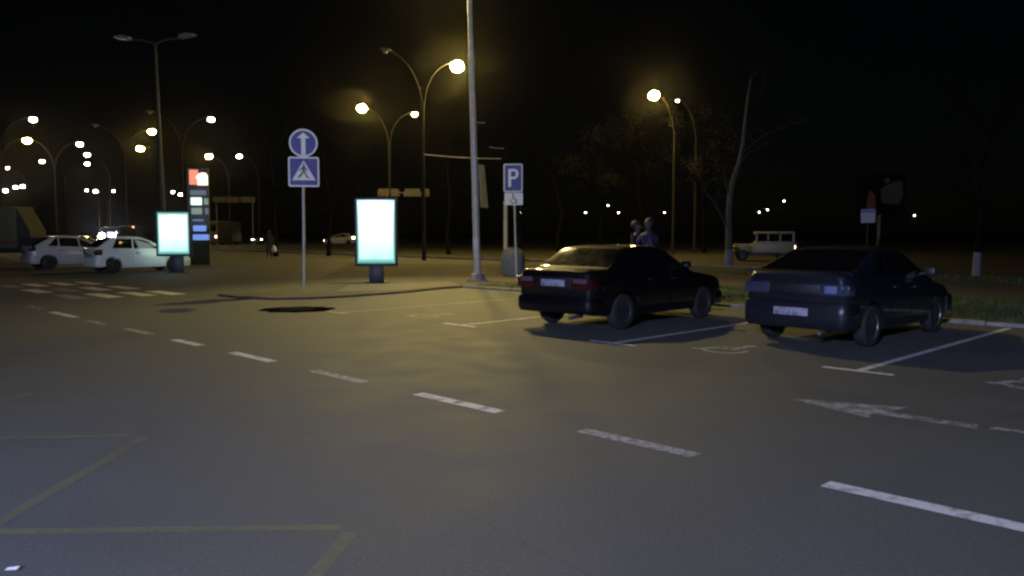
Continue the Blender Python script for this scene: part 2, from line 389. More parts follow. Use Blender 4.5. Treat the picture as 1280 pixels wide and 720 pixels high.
# wheelchair symbols in the bays
def wheelchair(bm_add, thick=0.1):
    out = []
    def arc(cx, cy, r, a0, a1, w, n=14):
        P=[]; 
        for i in range(n+1):
            a = R(a0+(a1-a0)*i/n); P.append((cx+math.cos(a)*(r+w/2), cy+math.sin(a)*(r+w/2)))
        for i in range(n,-1,-1):
            a = R(a0+(a1-a0)*i/n); P.append((cx+math.cos(a)*(r-w/2), cy+math.sin(a)*(r-w/2)))
        out.append(P)
    def seg(x0,y0,x1,y1,w):
        dx,dy=x1-x0,y1-y0; l=math.hypot(dx,dy); ox,oy=-dy/l*w/2,dx/l*w/2
        out.append([(x0+ox,y0+oy),(x0-ox,y0-oy),(x1-ox,y1-oy),(x1+ox,y1+oy)])
    out.append([(-0.08+0.1*math.cos(k*math.pi/6), 0.52+0.1*math.sin(k*math.pi/6)) for k in range(12)])
    arc(-0.02,-0.2,0.32,150,395,thick)
    seg(-0.08,0.40,-0.06,-0.06,thick*1.2); seg(-0.0,0.18,0.22,0.18,thick*.8); seg(-0.0,-0.06,0.25,-0.06,thick); seg(0.22,-0.02,0.36,-0.42,thick); seg(0.33,-0.44,0.46,-0.38,thick*.9)
    return out
bays = [G(x,y).dot(U) for x,y in ((425,391),(577,406.5),(768,429),(1074,463.5))]
for tc_ in ((bays[0]+bays[1])/2, (bays[2]+bays[3])/2+0.25, bays[3]-1.72):
    mb = MB()
    for k, P in enumerate(wheelchair(None)):
        mb.poly([rd(10.35+v*0.85, tc_+u*0.9, 0.004+0.0008*k) for u,v in P])
    o = mb.build('wheelchair_symbol', M['paint_worn'], road, smooth=None, recalc=False)
    for f in o.data.polygons:
        if f.normal.z < 0: f.flip()

# manholes
def manhole(loc, rx, label, worn):
    e = empty('manhole', loc, R(20), label, 'manhole')
    mb = MB(); pts=[]
    for k in range(26):
        a=k*2*math.pi/26; r=rx*(1+random.uniform(-.10,.10)); pts.append((math.cos(a)*r*1.05, math.sin(a)*r*0.95, 0.004))
    mb.poly(pts); mb.build('tar_patch', M['oldtar'] if worn else M['tar'], e, smooth=None)
    mb = MB(); mb.lathe([(0.36,0.0),(0.36,0.012),(0.33,0.014),(0.33,0.008),(0.0001,0.009)], 32, Matrix.Translation((0,0,0.005)))
    for k in range(5): mb.box((-0.25,-0.2+k*0.1-0.015,0.013),(0.25,-0.2+k*0.1+0.015,0.02))
    mb.build('iron_cover', M['oldtar'] if worn else M['iron'], e)
manhole(G(371,387)+Vector((0,0,0.0)), 0.72, 'dark manhole in a tar patch on the asphalt in front of the pedestrian sign', 0)
manhole(G(222,388.5), 0.3, 'small dull manhole on the asphalt below the zebra crossing', 1)
mb = MB(); mb.poly([(-.03,-.012,0),(.03,-.015,.004),(.034,.012,.012),(-.028,.014,.004)])
tag(mb.build('paper_scrap', M['litter'], loc=G(15,713)+Vector((0,0,.006)), smooth=None), 'tiny white paper scrap lying on the asphalt near the yellow lines', 'litter')

# ------------------------------------------------------------------ cars
def lerp_tab(tab, x):
    if x <= tab[0][0]: return tab[0][1]
    for (a,va),(b,vb) in zip(tab, tab[1:]):
        if x <= b: return va + (vb-va)*(x-a)/(b-a) if b > a else vb
    return tab[-1][1]
def smooth_tab(tab, w):
    def f(x):
        s = 0
        for k in range(-4,5): s += lerp_tab(tab, x + k*w/4)
        return s/9
    return f
def wheel(parent, x, y, r, side, rimm, spokes=5, w=0.185):
    e = bpy.data.objects.new('wheel', None); COL.objects.link(e); e.parent = parent; e.location = (x, y, r); e.empty_display_size = .1
    mb = MB(); h = w/2
    mb.lathe([(r*.62,-h*.8),(r*.66,-h),(r*.93,-h*.95),(r*.99,-h*.6),(r,0),(r*.99,h*.6),(r*.93,h*.95),(r*.66,h),(r*.62,h*.8)], 32, axis='Y')
    mb.build('tyre', M['rubber'], e)
    mb = MB(); s = side
    mb.lathe([(r*.64,s*h*.2),(r*.64,s*h*.88),(r*.60,s*h*.9),(r*.57,s*h*.45),(r*.2,s*h*.40),(r*.17,s*h*.75),(r*.0005,s*h*.78)], 28, axis='Y')
    for k in range(spokes):
        a = k*2*math.pi/spokes
        mb.box((r*.12,min(s*h*.45,s*h*.8),-r*.07),(r*.59,max(s*h*.45,s*h*.8),r*.07), Matrix.Rotation(a,4,'Y'))
    mb.build('rim', rimm, e)
    return e
def build_car(name, label, cat, pos, az, S, group=None):
    """local axes: x forward, y left, z up; origin on the ground at the middle of the car"""
    root = empty(name, pos, math.pi/2 - az, label, cat, group)
    L, W = S['L'], S['W']; w0 = W/2; xr, xf = -L/2+S.get('bo',.10), L/2-S.get('bof',.08)
    deck, hw, bot = smooth_tab(S['deck'], S.get('sm',.05)), smooth_tab(S['plan'], .10), smooth_tab(S['bot'], .06)
    nst = S.get('nst', 44)
    # ---- lower body
    xs = [xr, xr+.012, xr+.035, xr+.08] + [xr+.08+(xf-xr-.16)*i/nst for i in range(1,nst)] + [xf-.08, xf-.035, xf-.012, xf]
    mb = MB(); rings = []
    for x in xs:
        e = min(x-xr, xf-x)
        k = 1-0.06*(1-min(1,e/.08))**2
        dz = .05*(1-min(1,e/.08))**2
        w, zb, zt = hw(x)*k, bot(x)+dz, deck(x)-dz*.8
        hgt = zt-zb; cr = S.get('crown',.025)
        prof = [(0,zb),(.7*w,zb),(.92*w,zb+.015),(.975*w,zb+.07),(.99*w,zb+.28*hgt),(w,zb+.45*hgt),(.998*w,zb+.60*hgt),(.985*w,zb+.72*hgt),
                (.965*w,zt-.10),(.945*w,zt-.045),(.91*w,zt-.012),(.85*w,zt+cr*.15),(.5*w,zt+cr*.75),(0,zt+cr)]
        ring = [mb.bm.verts.new((x,y,z)) for y,z in prof] + [mb.bm.verts.new((x,-y,z)) for y,z in prof[-2:0:-1]]
        rings.append(ring)
    n = len(rings[0])
    for a,b in zip(rings, rings[1:]):
        for i in range(n): mb.bm.faces.new([a[i],a[(i+1)%n],b[(i+1)%n],b[i]])
    mb.bm.faces.new(rings[0][::-1]); mb.bm.faces.new(rings[-1])
    body = mb.build('body', S['paint'], root, smooth=None)
    rw = S['rw']; xa = [-L/2+S['ro'], -L/2+S['ro']+S['wb']]
    # wheel arches cut out
    cut = MB()
    for x in xa:
        for s in (-1,1):
            cut.lathe([(rw+.055, s*(w0-.30)),(rw+.055, s*(w0+.2))], 32, Matrix.Translation((x,0,rw+.01)), axis='Y')
    co = cut.build('cutter', M['black'], smooth=None); co.matrix_world = Matrix.Identity(4)
    co.parent = root
    bpy.context.view_layer.update()
    md = body.modifiers.new('arch','BOOLEAN'); md.operation='DIFFERENCE'; md.object=co; md.solver='EXACT'
    bpy.context.view_layer.update()
    dg = bpy.context.evaluated_depsgraph_get()
    me = bpy.data.meshes.new_from_object(body.evaluated_get(dg))
    body.modifiers.clear(); body.data = me
    bpy.data.objects.remove(co)
    me.polygons.foreach_set('use_smooth',[True]*len(me.polygons)); me.set_sharp_from_angle(angle=R(38))
    me.name = 'body'
    for x in xa:
        for s in (-1,1): wheel(root, x, s*(w0-.105), rw, s, S.get('rim', M['rim']), S.get('spokes',5))
    def bodyy(x, z):
        w, zb, zt = hw(x), bot(x), deck(x); h=zt-zb
        P=[(zb,.92*w),(zb+.07,.975*w),(zb+.28*h,.99*w),(zb+.45*h,w),(zb+.60*h,.998*w),(zb+.72*h,.985*w),(zt-.10,.965*w),(zt-.045,.945*w),(zt-.012,.91*w)]
        P.sort(); return lerp_tab(P, z)
    # ---- cabin
    xrb, xrt, xwt, xwb = S['cab']; zr = S['H']
    top = smooth_tab([(xrb,deck(xrb)-.0),(xrt,zr-.035),(xrt+.35,zr),(xwt-.35,zr),(xwt,zr-.035),(xwb,deck(xwb)-.0)], S.get('csm',.09))
    tum = S.get('tumble',.22)
    def side(x, z):          # half-width of the cabin at height z
        base = hw(x)*.945; d0 = deck(x)-.03
        return base - tum*max(0,(z-d0)) - .12*max(0,(z-d0))**2
    def csec(x):
        zt = max(top(x), deck(x)+.004); d0 = deck(x)-.03
        hh = zt-d0; P=[]
        for f in (0,.25,.5,.72): P.append((side(x,d0+f*hh), d0+f*hh))
        ws = side(x, d0+.86*hh)
        P += [(side(x,d0+.86*hh)-.004, d0+.86*hh),(ws-.035, d0+.95*hh),(ws-.11, zt-.0),(ws*.5, zt+.012*min(1,hh*3)),(0, zt+.018*min(1,hh*3))]
        return P
    mb = MB(); rings=[]; nc=36
    for i in range(nc+1):
        x = xrb-.04+(xwb+.04-xrb+.04)*i/nc
        P = csec(x)
        rings.append([mb.bm.verts.new((x,y,z)) for y,z in P]+[mb.bm.verts.new((x,-y,z)) for y,z in P[-2::-1]])
    n=len(rings[0])
    for a,b in zip(rings,rings[1:]):
        for i in range(n-1): mb.bm.faces.new([a[i],a[i+1],b[i+1],b[i]])
    mb.bm.faces.new(rings[0]); mb.bm.faces.new(rings[-1])
    mb.build('roof', S['paint'], root, smooth=50)
    def panel(nm, fn, nu, nv, m, off=.005, par=root):
        g = [[Vector(fn(i/nu,j/nv)) for j in range(nv+1)] for i in range(nu+1)]
        mb = MB(); vs=[]
        for i in range(nu+1):
            row=[]
            for j in range(nv+1):
                a=g[min(i+1,nu)][j]-g[max(i-1,0)][j]; b=g[i][min(j+1,nv)]-g[i][max(j-1,0)]
                nn=a.cross(b); nn = nn.normalized() if nn.length>1e-9 else Vector((0,0,1))
                c=Vector((0,0,.7)); 
                if nn.dot(g[i][j]-c)<0: nn=-nn
                row.append(mb.bm.verts.new(g[i][j]+nn*off))
            vs.append(row)
        for i in range(nu):
            for j in range(nv): mb.bm.faces.new([vs[i][j],vs[i+1][j],vs[i+1][j+1],vs[i][j+1]])
        return mb.build(nm, m, par, smooth=60)
    def topz(x,y):
        P = csec(x)[4:]                     # from shoulder to centre
        ay=abs(y)
        for (ya,za),(yb,zb_) in zip(P,P[1:]):
            if ay<=ya and ay>=yb: return za+(zb_-za)*(ya-ay)/max(1e-6,(ya-yb))
        return P[0][1]
    def screen(x0,x1,inset):
        def fn(u,v):
            x=x0+(x1-x0)*u; ww=side(x,top(x)-.05)-inset
            y=-ww+2*ww*v; return (x,y,topz(x,y))
        return fn
    gl = S.get('glass', M['glass'])
    rwn = panel('rear_window', screen(xrb+S.get('rwi',.06), xrt-.03, .075), 8, 14, S.get('rglass', gl))
    panel('windscreen', screen(xwt+.04, xwb-.05, .075), 8, 14, gl)
    sw = S['sidewin']           # list of (x0low,x1low,x0top,x1top)
    for s in (-1,1):
        for (a0,a1,b0,b1) in sw:
            def fn(u,v,s=s):
                xl=a0+(a1-a0)*u; xh=b0+(b1-b0)*u
                x=xl+(xh-xl)*v
                zlo=deck(x)+.03; zhi=min(zr-.085, top(x)-.07)
                z=zlo+(zhi-zlo)*v
                return (x, s*side(x,z), z)
            panel('side_window', fn, 8, 6, gl, .004)
    # ---- bumpers (swept round the corners)
    def bumper(nm, xe, sgn, z0, z1, m, wrap=.42, th=.12):
        mb=MB(); path=[]
        wr = hw(xe+sgn*wrap)+.012
        path.append((xe+sgn*wrap, wr)); path.append((xe+sgn*.22, wr))
        for k in range(1,6):
            a=R(18*k); path.append((xe+sgn*(.20-.16*math.sin(a)), wr-.16*(1-math.cos(a))))
        ye = wr-.16
        for k in range(1,9):
            y=ye-2*ye*k/9; path.append((xe+sgn*(.04-.04*(1-(y/ye)**2)), y))
        full = path + [(x,-y) for x,y in path[6::-1]]
        rings=[]
        for i,(x,y) in enumerate(full):
            cx,cy_ = xe+sgn*.6, 0
            dx,dy = cx-x, (y and -y*.9)
            l=math.hypot(dx,dy) or 1
            ix,iy=x+dx/l*th,y+dy/l*th
            ring=[(ix,iy,z0+.02),(x+dx/l*.04,y+dy/l*.04,z0),(x+dx/l*.005,y+dy/l*.005,z0+.05),(x,y,(z0+z1)/2),(x+dx/l*.006,y+dy/l*.006,z1-.035),(x+dx/l*.03,y+dy/l*.03,z1),(ix,iy,z1)]
            rings.append([mb.bm.verts.new(p) for p in ring])
        n=len(rings[0])
        for a,b in zip(rings,rings[1:]):
            for i in range(n): mb.bm.faces.new([a[i],a[(i+1)%n],b[(i+1)%n],b[i]])
        mb.bm.faces.new(rings[0]); mb.bm.faces.new(rings[-1])
        return mb.build(nm, m, root, smooth=50)
    bz=S['bumz']
    bumper('rear_bumper', -L/2, 1, bz[0], bz[1], S.get('bumpaint', S['paint']))
    bumper('front_bumper', L/2, -1, bz[0]-.05, bz[1]-.06, S.get('bumpaint', S['paint']))
    # ---- lamps
    tl = S['tail']             # inner y fraction, z0, z1, wrap length
    for s in (-1,1):
        mb=MB(); wr=hw(xr+.05)
        mb.box((xr-.022, min(s*wr*tl[0], s*wr*.925), tl[1]),(xr+.06, max(s*wr*tl[0], s*wr*.925), tl[2]), bev=.012)
        wr2=hw(xr+.14)
        mb.box((xr-.006, min(s*(wr2-.09), s*(wr2+.004)), tl[1]+.004),(xr+tl[3], max(s*(wr2-.09), s*(wr2+.004)), tl[2]-.004), bev=.012)
        o=mb.build('tail_light', S.get('tailm', M['redlens']), root)
        for (f0,f1,h0,h1,mm) in S.get('tailbits', ()):
            mb=MB(); ya,yb=s*wr*f0,s*wr*f1
            mb.box((xr-.030,min(ya,yb),tl[1]+(tl[2]-tl[1])*h0),(xr-.018,max(ya,yb),tl[1]+(tl[2]-tl[1])*h1), bev=.003)
            mb.build('reversing_lens', mm if s<0 or not S.get('dim_left') else M['darklens'], o)  # dim_left leaves the painted reflection on the right lens only
        mb=MB(); wf=hw(xf-.06); zf=deck(xf-.1)-.06
        mb.box((xf-.10, min(s*wf*.5, s*wf*.93), zf-.13),(xf+.012, max(s*wf*.5, s*wf*.93), zf-.01), bev=.02)
        mb.build('headlight', S.get('headm', M['clearlens']), root)
        # mirrors
        mb=MB(); xm=xwb-.42; zm=deck(xm)+.10; ym=hw(xm)*.945
        mb.box((xm-.05, min(s*(ym+.03), s*(ym+.20)), zm-.06),(xm+.06, max(s*(ym+.03), s*(ym+.20)), zm+.07), bev=.03)
        mb.box((xm-.02, min(s*(ym-.04), s*(ym+.06)), zm-.05),(xm+.03, max(s*(ym-.04), s*(ym+.06)), zm-.02))
        mb.build('mirror', S.get('mirm', S['paint']), root)
        for xh in S.get('handles', ()):
            mb=MB(); zz=deck(xh)-.14; yy=hw(xh)*.975
            mb.box((xh-.09, min(s*(yy-.01), s*(yy+.022)), zz-.016),(xh+.09, max(s*(yy-.01), s*(yy+.022)), zz+.016), bev=.008)
            mb.build('door_handle', S.get('handm', M['black']), root)
        # door gaps and sill moulding
        for xg in S.get('gaps', ()):
            mb=MB()
            for k in range(6):
                z0=.30+(deck(xg)-.36)*k/6; z1=.30+(deck(xg)-.36)*(k+1)/6
                yy=bodyy(xg,(z0+z1)/2)
                mb.box((xg-.004, min(s*(yy-.02), s*(yy+.003)), z0),(xg+.004, max(s*(yy-.02), s*(yy+.003)), z1-.001))
            mb.build('door_gap', M['gap'], root, smooth=None)
        if S.get('mould'):
            mb=MB(); zz=S['mould']
            for (x0,x1) in ((xa[0]+rw+.10, xa[1]-rw-.10),):
                nseg=8
                for k in range(nseg):
                    a=x0+(x1-x0)*k/nseg; b=x0+(x1-x0)*(k+1)/nseg; yy=hw((a+b)/2)
                    mb.box((a, min(s*(yy-.02), s*(yy+.018)), zz-.03),(b, max(s*(yy-.02), s*(yy+.018)), zz+.03))
            mb.build('side_moulding', M['black'], root, smooth=None)
    # ---- number plate, garnish
    pz, py0 = S['plate']
    xp = py0
    mb=MB(); mb.box((-.012,-.26,-.056),(.0,.26,.056), bev=.004)
    o=mb.build('license_plate', M['plate'], root, loc=(xp,0,pz))
    if S.get('garnish'):
        g=S['garnish']; mb=MB(); mb.box((xr-.014,-hw(xr+.05)*g[0],g[1]),(xr+.03,hw(xr+.05)*g[0],g[2]), bev=.008)
        mb.build('tail_garnish', g[3], root)
    mb=MB(); wr=hw(xr+.05)
    # boot lid gap and handle strip
    mb.box((xr-.004,-wr*.80,S['lid']),(xr+.02,wr*.80,S['lid']+.008)); mb.build('boot_gap', M['black'], root, smooth=None)
    if S.get('antenna'):
        mb=MB(); xa_=S['antenna']; mb.tube([(xa_,.0,zr),(xa_-.05,0,zr+.05),(xa_-.26,0,zr+.11)],[.012,.006,.003],6); mb.build('antenna', M['black'], root)
    mb=MB(); mb.tube([(-L/2+.35,-.42,.25),(-L/2+.02,-.42,.235)],.03,10); mb.build('exhaust', M['darksteel'], root)
    mb=MB(); mb.box((xa[0]-.1,-w0+.32,.2),(xa[1]+.3,w0-.32,.32)); mb.build('underbody', M['black'], root, smooth=None)
    return root
def place(px, py, az, S, corner='RR', D=None):
    c = G(px,py) if D is None else at(px, D)
    x = -S['L']/2+S['ro']; y = -(S['W']/2-.105)
    f = Vector((math.sin(az), math.cos(az), 0)); l = Vector((-math.cos(az), math.sin(az), 0))
    p = c - f*x - l*y; p.z = 0
    return p

A_ = 2.2
SED_A = dict(L=4.40, W=1.72, H=1.41, paint=M['blackpaint'], wb=2.60, ro=.97, rw=.305,
  deck=[(-2.2,.99),(-2.1,1.02),(-1.5,1.03),(-1.2,.97),(.7,.95),(.9,.93),(1.9,.80),(2.1,.74),(2.2,.70)],
  plan=[(-2.2,.76),(-1.9,.825),(-1.2,.855),(1.0,.855),(1.8,.83),(2.2,.76)],
  bot=[(-2.2,.40),(-1.7,.27),(-1.2,.20),(1.4,.20),(2.2,.25)],
  cab=(-1.60,-1.06,.15,.98), tumble=.24, csm=.055, crown=.012, sm=.035,
  sidewin=[(-1.12,-.62,-.86,-.62),(-.56,.12,-.56,.02),(.18,.86,.10,.30)], rglass=M['dustglass'],
  bumz=(.30,.56), tail=(.52,.70,.90,.2), tailbits=((.56,.92,.55,.92,M['clearlens']),), plate=(.80,-2.1-.004), lid=.665,
  handles=(-.42,.32), gaps=(-.6,.15,.98), mould=.50, antenna=-.75, garnish=(.50,.70,.90,M['black']))
SED_B = dict(L=4.27, W=1.68, H=1.42, paint=M['bluepaint'], wb=2.49, ro=.86, rw=.30, sm=.08,
  deck=[(-2.14,1.04),(-2.04,1.07),(-1.6,1.07),(-1.2,1.00),(.6,.93),(.9,.90),(1.8,.76),(2.0,.70),(2.14,.64)],
  plan=[(-2.14,.74),(-1.8,.81),(-1.1,.838),(.9,.838),(1.7,.80),(2.14,.73)],
  bot=[(-2.14,.36),(-1.7,.26),(-1.2,.20),(1.4,.20),(2.14,.24)],
  cab=(-1.80,-.92,.10,1.05), csm=.16, tumble=.28,
  sidewin=[(-1.25,-.72,-.86,-.70),(-.66,.08,-.64,.0),(.14,.88,.07,.28)],
  bumz=(.28,.66), tail=(.50,.76,.92,.22), tailm=M['darklens'], tailbits=((.6,.82,.2,.85,mat('blue_lit_lens',(.12,.14,.26),.2,coat=.8)),), plate=(.52,-2.135-.003), lid=.93,  # blue reflection painted into the lens colour
  dim_left=True, mirm=M['black'], handles=(-.45,.30), gaps=(-.68,.11,.95), rim=M['alloy'], spokes=7, garnish=(.52,.77,.91,M['black']), rwi=.05)
HAT_C = dict(L=3.95, W=1.68, H=1.46, paint=M['whitepaint'], wb=2.47, ro=.70, rw=.30, nst=36,
  deck=[(-1.98,.94),(-1.8,.97),(-1.0,.96),(.5,.93),(.8,.92),(1.6,.78),(1.98,.66)],
  plan=[(-1.98,.72),(-1.7,.80),(-1.0,.838),(.8,.838),(1.6,.81),(1.98,.72)],
  bot=[(-1.98,.34),(-1.6,.26),(-1.1,.20),(1.3,.20),(1.98,.24)],
  cab=(-1.88,-1.28,.0,1.10), tumble=.28, csm=.22, sm=.14, crown=.05,
  sidewin=[(-1.28,-.50,-1.08,-.48),(-.44,.84,-.42,.20)], bumz=(.26,.60), tail=(.66,.72,.96,.22), plate=(.72,-1.885), lid=.62,
  handles=(-.30,), gaps=(-.5,.85), rim=M['alloy'])
HAT_D = dict(L=4.30, W=1.78, H=1.48, paint=M['silverpaint'], wb=2.64, ro=.78, rw=.31, nst=36,
  deck=[(-2.15,.92),(-1.9,1.02),(-1.0,1.00),(.5,.93),(.9,.92),(1.8,.76),(2.15,.62)],
  plan=[(-2.15,.74),(-1.8,.85),(-1.0,.888),(.9,.888),(1.8,.86),(2.15,.76)],
  bot=[(-2.15,.34),(-1.7,.26),(-1.1,.20),(1.4,.20),(2.15,.24)],
  cab=(-2.02,-1.20,-.1,1.22), tumble=.28, csm=.24, sm=.14, crown=.05,
  sidewin=[(-1.40,-.98,-1.06,-.96),(-.92,-.12,-.90,-.16),(-.06,.95,-.10,.24)], bumz=(.26,.60), tail=(.66,.82,1.06,.2), plate=(.74,-2.06), lid=.62,
  handles=(-.85,-.0), gaps=(-.95,-.09,.98), rim=M['rim'])
build_car('parked_sedan', 'black boxy sedan parked beside the disabled parking sign, white plate between red tail lamps', 'car',
          place(775,411.5,R(43.5),SED_A), R(43.5), SED_A, 'cars in the kerbside bays')
build_car('parked_sedan', 'dark blue grey sedan with high boot and plate on its bumper, nearest car', 'car',
          place(1083,433,R(46.2),SED_B), R(46.2), SED_B, 'cars in the kerbside bays')
build_car('parked_hatchback', 'white three door hatchback lit teal, its nose behind the small lit poster', 'car',
          place(141,341.5,R(45),HAT_C), R(45), HAT_C, 'pale hatchbacks by the crossing')
build_car('parked_hatchback', 'silver white five door hatchback partly hidden behind the white hatchback', 'car',
          place(61,337,R(47),HAT_D), R(47), HAT_D, 'pale hatchbacks by the crossing')
def variant(S, **k):
    d = dict(S); d.update(k); return d
DK = variant(SED_A, paint=M['darkpaint'], antenna=None, tailm=M['tail_on'], tailbits=(), nst=24)
p = at(84,52); build_car('dark_sedan', 'black car with a glowing lamp standing behind the silver white hatchback', 'car', p, R(-95), DK)
def oncoming():
    root = empty('oncoming_van', at(144,92), R(4), 'oncoming van with dazzling white headlights above the white hatchback roof', 'van')
    mb=MB(); mb.box((-1.0,-1.2,.35),(1.0,3.0,2.25),bev=.18); mb.box((-.98,-2.1,.36),(.98,-1.1,1.45),bev=.15); mb.build('body', M['darkpaint'], root)
    mb=MB(); mb.box((-.85,-1.225,1.48),(.85,-1.205,2.05),bev=.005); mb.build('windscreen', M['glass'], root)
    for sx in (-1,1):
        mb=MB(); mb.ball((sx*.55,-2.08,1.22),(.33,.08,.27),None,16); mb.build('headlight', M['headlamp_on'], root)  # headlight ball enlarged so its shape takes in the glare
        for y in (-1.3,2.0):
            w=wheel(root,sx*.85,y,.34,sx,M['rim']); w.rotation_euler=(0,0,math.pi/2)
oncoming()
GR = variant(HAT_D, paint=M['silverpaint'], headm=M['headlamp_dim'], tailm=M['marker_on'], nst=24)
build_car('passing_car', 'pale car with lit lamps on the far road, just left of the large lit poster', 'car', at(427,104), R(-75), GR)
ON2 = variant(HAT_C, paint=M['darkpaint'], headm=M['headlamp_dim'], nst=24)
build_car('approaching_car', 'small far car with lit headlights behind the person with the white bag', 'car', at(322,118), R(165), ON2)
build_car('approaching_car', 'small far car with one bright headlight beside the small lit poster', 'car', at(189,125), R(172), variant(ON2, headm=M['headlamp_on']))

# ---- jeep (faces left)
def jeep():
    fwd = R(-78)
    pos = at(953,47.5)
    root = empty('jeep', pos, math.pi/2-fwd, 'cream boxy off-road jeep standing on the far road beyond the pale trunk', 'jeep')
    s=.86
    def bx(mb,a,b,bev=.03): mb.box([v*s for v in a],[v*s for v in b],bev=bev*s)
    mb=MB(); bx(mb,(-1.95,-.85,.55),(.75,.85,1.15),.05); bx(mb,(.70,-.62,.60),(1.90,.62,1.12),.08)
    body=mb.build('body', M['beige'], root)
    mb=MB(); bx(mb,(.85,-.86,.86),(1.93,-.55,.98),.05); bx(mb,(.85,.55,.86),(1.93,.86,.98),.05); mb.build('mudguard', M['beige'], root)
    mb=MB(); bx(mb,(-1.93,-.80,1.152),(.55,.80,1.30),.02)
    for x0,x1 in ((-1.93,-1.80),(-1.08,-.98),(-.32,-.22),(.40,.50)):
        for sy in (-.80,.72): bx(mb,(x0,sy,1.302),(x1,sy+.08,1.798),.01)
    bx(mb,(-1.95,-.83,1.80),(.56,.83,1.95),.05); mb.build('cabin', M['beige'], root)
    mb=MB(); bx(mb,(-1.76,-.78,1.303),(.38,.78,1.797),.005); mb.build('side_window', M['glass'], root, smooth=None)
    mb=MB(); bx(mb,(.40,-.70,1.34),(.515,.70,1.78),.005); mb.build('windscreen', M['glass'], root, smooth=None)
    mb=MB(); bx(mb,(1.92,-.85,.50),(2.03,.85,.63)); bx(mb,(-2.07,-.85,.50),(-1.96,.85,.62)); mb.build('bumper', M['darksteel'], root)
    for sy in (-1,1):
        mb=MB(); mb.lathe([(.11*s,0),(.10*s,.03*s),(.001,.045*s)],16,Matrix.Translation((1.9*s,sy*.45*s,.86*s))@Matrix.Rotation(math.pi/2,4,'Y')); mb.build('headlight', M['clearlens'], root)
        mb=MB(); bx(mb,(-1.985,sy*.74-.06,.85),(-1.945,sy*.74+.06,1.02),.01); mb.build('tail_light', M['marker_on'] if sy>0 else M['redlens'], root)
        for x in (-1.25,1.35): wheel(root, x*s, sy*.72*s, .38*s, sy, M['rim'], w=.2)
    mb=MB(); mb.lathe([(.20*s,-.09*s),(.35*s,-.1*s),(.38*s,0),(.35*s,.1*s),(.2*s,.09*s)],24,Matrix.Translation((-2.08*s,.2*s,1.1*s))@Matrix.Rotation(math.pi/2,4,'Y')); mb.build('spare_wheel', M['redlens'], root)
    mb=MB(); bx(mb,(-1.7,-.5,.36),(1.6,.5,.54)); mb.build('underbody', M['black'], root)
jeep()

# ---- box truck, far left
def truck():
    root = empty('box_truck', at(3,46), R(8), 'yellow green box truck with orange stripe at the left edge, behind the hatchbacks', 'truck')
    mb=MB(); mb.box((-3.6,-1.15,.75),(1.25,1.15,3.05),bev=.03); box=mb.build('cargo_box', M['truckgreen'], root)
    mb=MB(); mb.box((-3.59,-1.156,.95),(1.24,-1.1505,1.12)); mb.build('stripe', M['truckstripe'], box, smooth=None)
    mb=MB(); mb.prism([(1.26,3.0),(1.26,1.35),(1.95,1.35),(1.9,1.75)],-1.05,1.05,lambda u,v,w:(u,w,v)); mb.build('wind_fairing', M['truckpale'], root)
    mb=MB(); mb.prism([(1.26,.6),(1.26,1.345),(2.6,1.345),(3.1,.95),(3.15,.6)],-.98,.98,lambda u,v,w:(u,w,v)); mb.build('cab', M['darkpaint'], root)
    mb=MB(); mb.box((-3.5,-.5,.5),(3.0,.5,.72)); mb.build('chassis', M['black'], root)
    for x in (-2.4,2.3):
        for sy in (-1,1): wheel(root,x,sy*.95,.40,sy,M['rim'],w=.24)
truck()

# ---- bus and van far down the road
def bus():
    root = empty('bus', at(277,108), R(0), 'yellowish bus seen from behind on the far road, right of the price sign', 'bus')
    mb=MB(); mb.box((-1.15,-4.5,.35),(1.15,4.5,3.0),bev=.12); mb.build('body', M['tan'], root)
    mb=MB(); mb.box((-.95,-4.515,1.75),(.95,-4.50,2.7),bev=.004); mb.build('rear_window', M['glass'], root)
    for sy in (-1,1):
        mb=MB(); mb.box((sy*.92-.09,-4.53,.95),(sy*.92+.09,-4.49,1.2),bev=.01); mb.build('tail_light', M['marker_on'] if sy>0 else M['redlens'], root)
        for y in (-2.6,2.8):
            w=wheel(root,sy*1.0,y,.46,sy,M['rim'],w=.26); w.rotation_euler=(0,0,math.pi/2); w.location=(sy*1.0,y,.46)
bus()
def van():
    root = empty('van', at(173,100), R(0), 'dark van with two high red tail lamps on the far road above the white hatchback', 'van')
    mb=MB(); mb.box((-1.0,-2.6,.3),(1.0,2.0,2.45),bev=.15); mb.box((-.98,1.9,.32),(.98,2.9,1.25),bev=.1); mb.build('body', M['darkpaint'], root)
    mb=MB(); mb.box((-.75,-2.615,1.3),(.75,-2.602,2.0)); mb.build('rear_window', M['glass'], root)
    for sy in (-1,1):
        mb=MB(); mb.box((sy*.6-.10,-2.66,2.14),(sy*.6+.10,-2.59,2.28),bev=.01); mb.build('tail_light', M['tail_on'], root)
        for y in (-1.6,1.9):
            w=wheel(root,sy*.85,y,.33,sy,M['rim']); w.rotation_euler=(0,0,math.pi/2)
van()

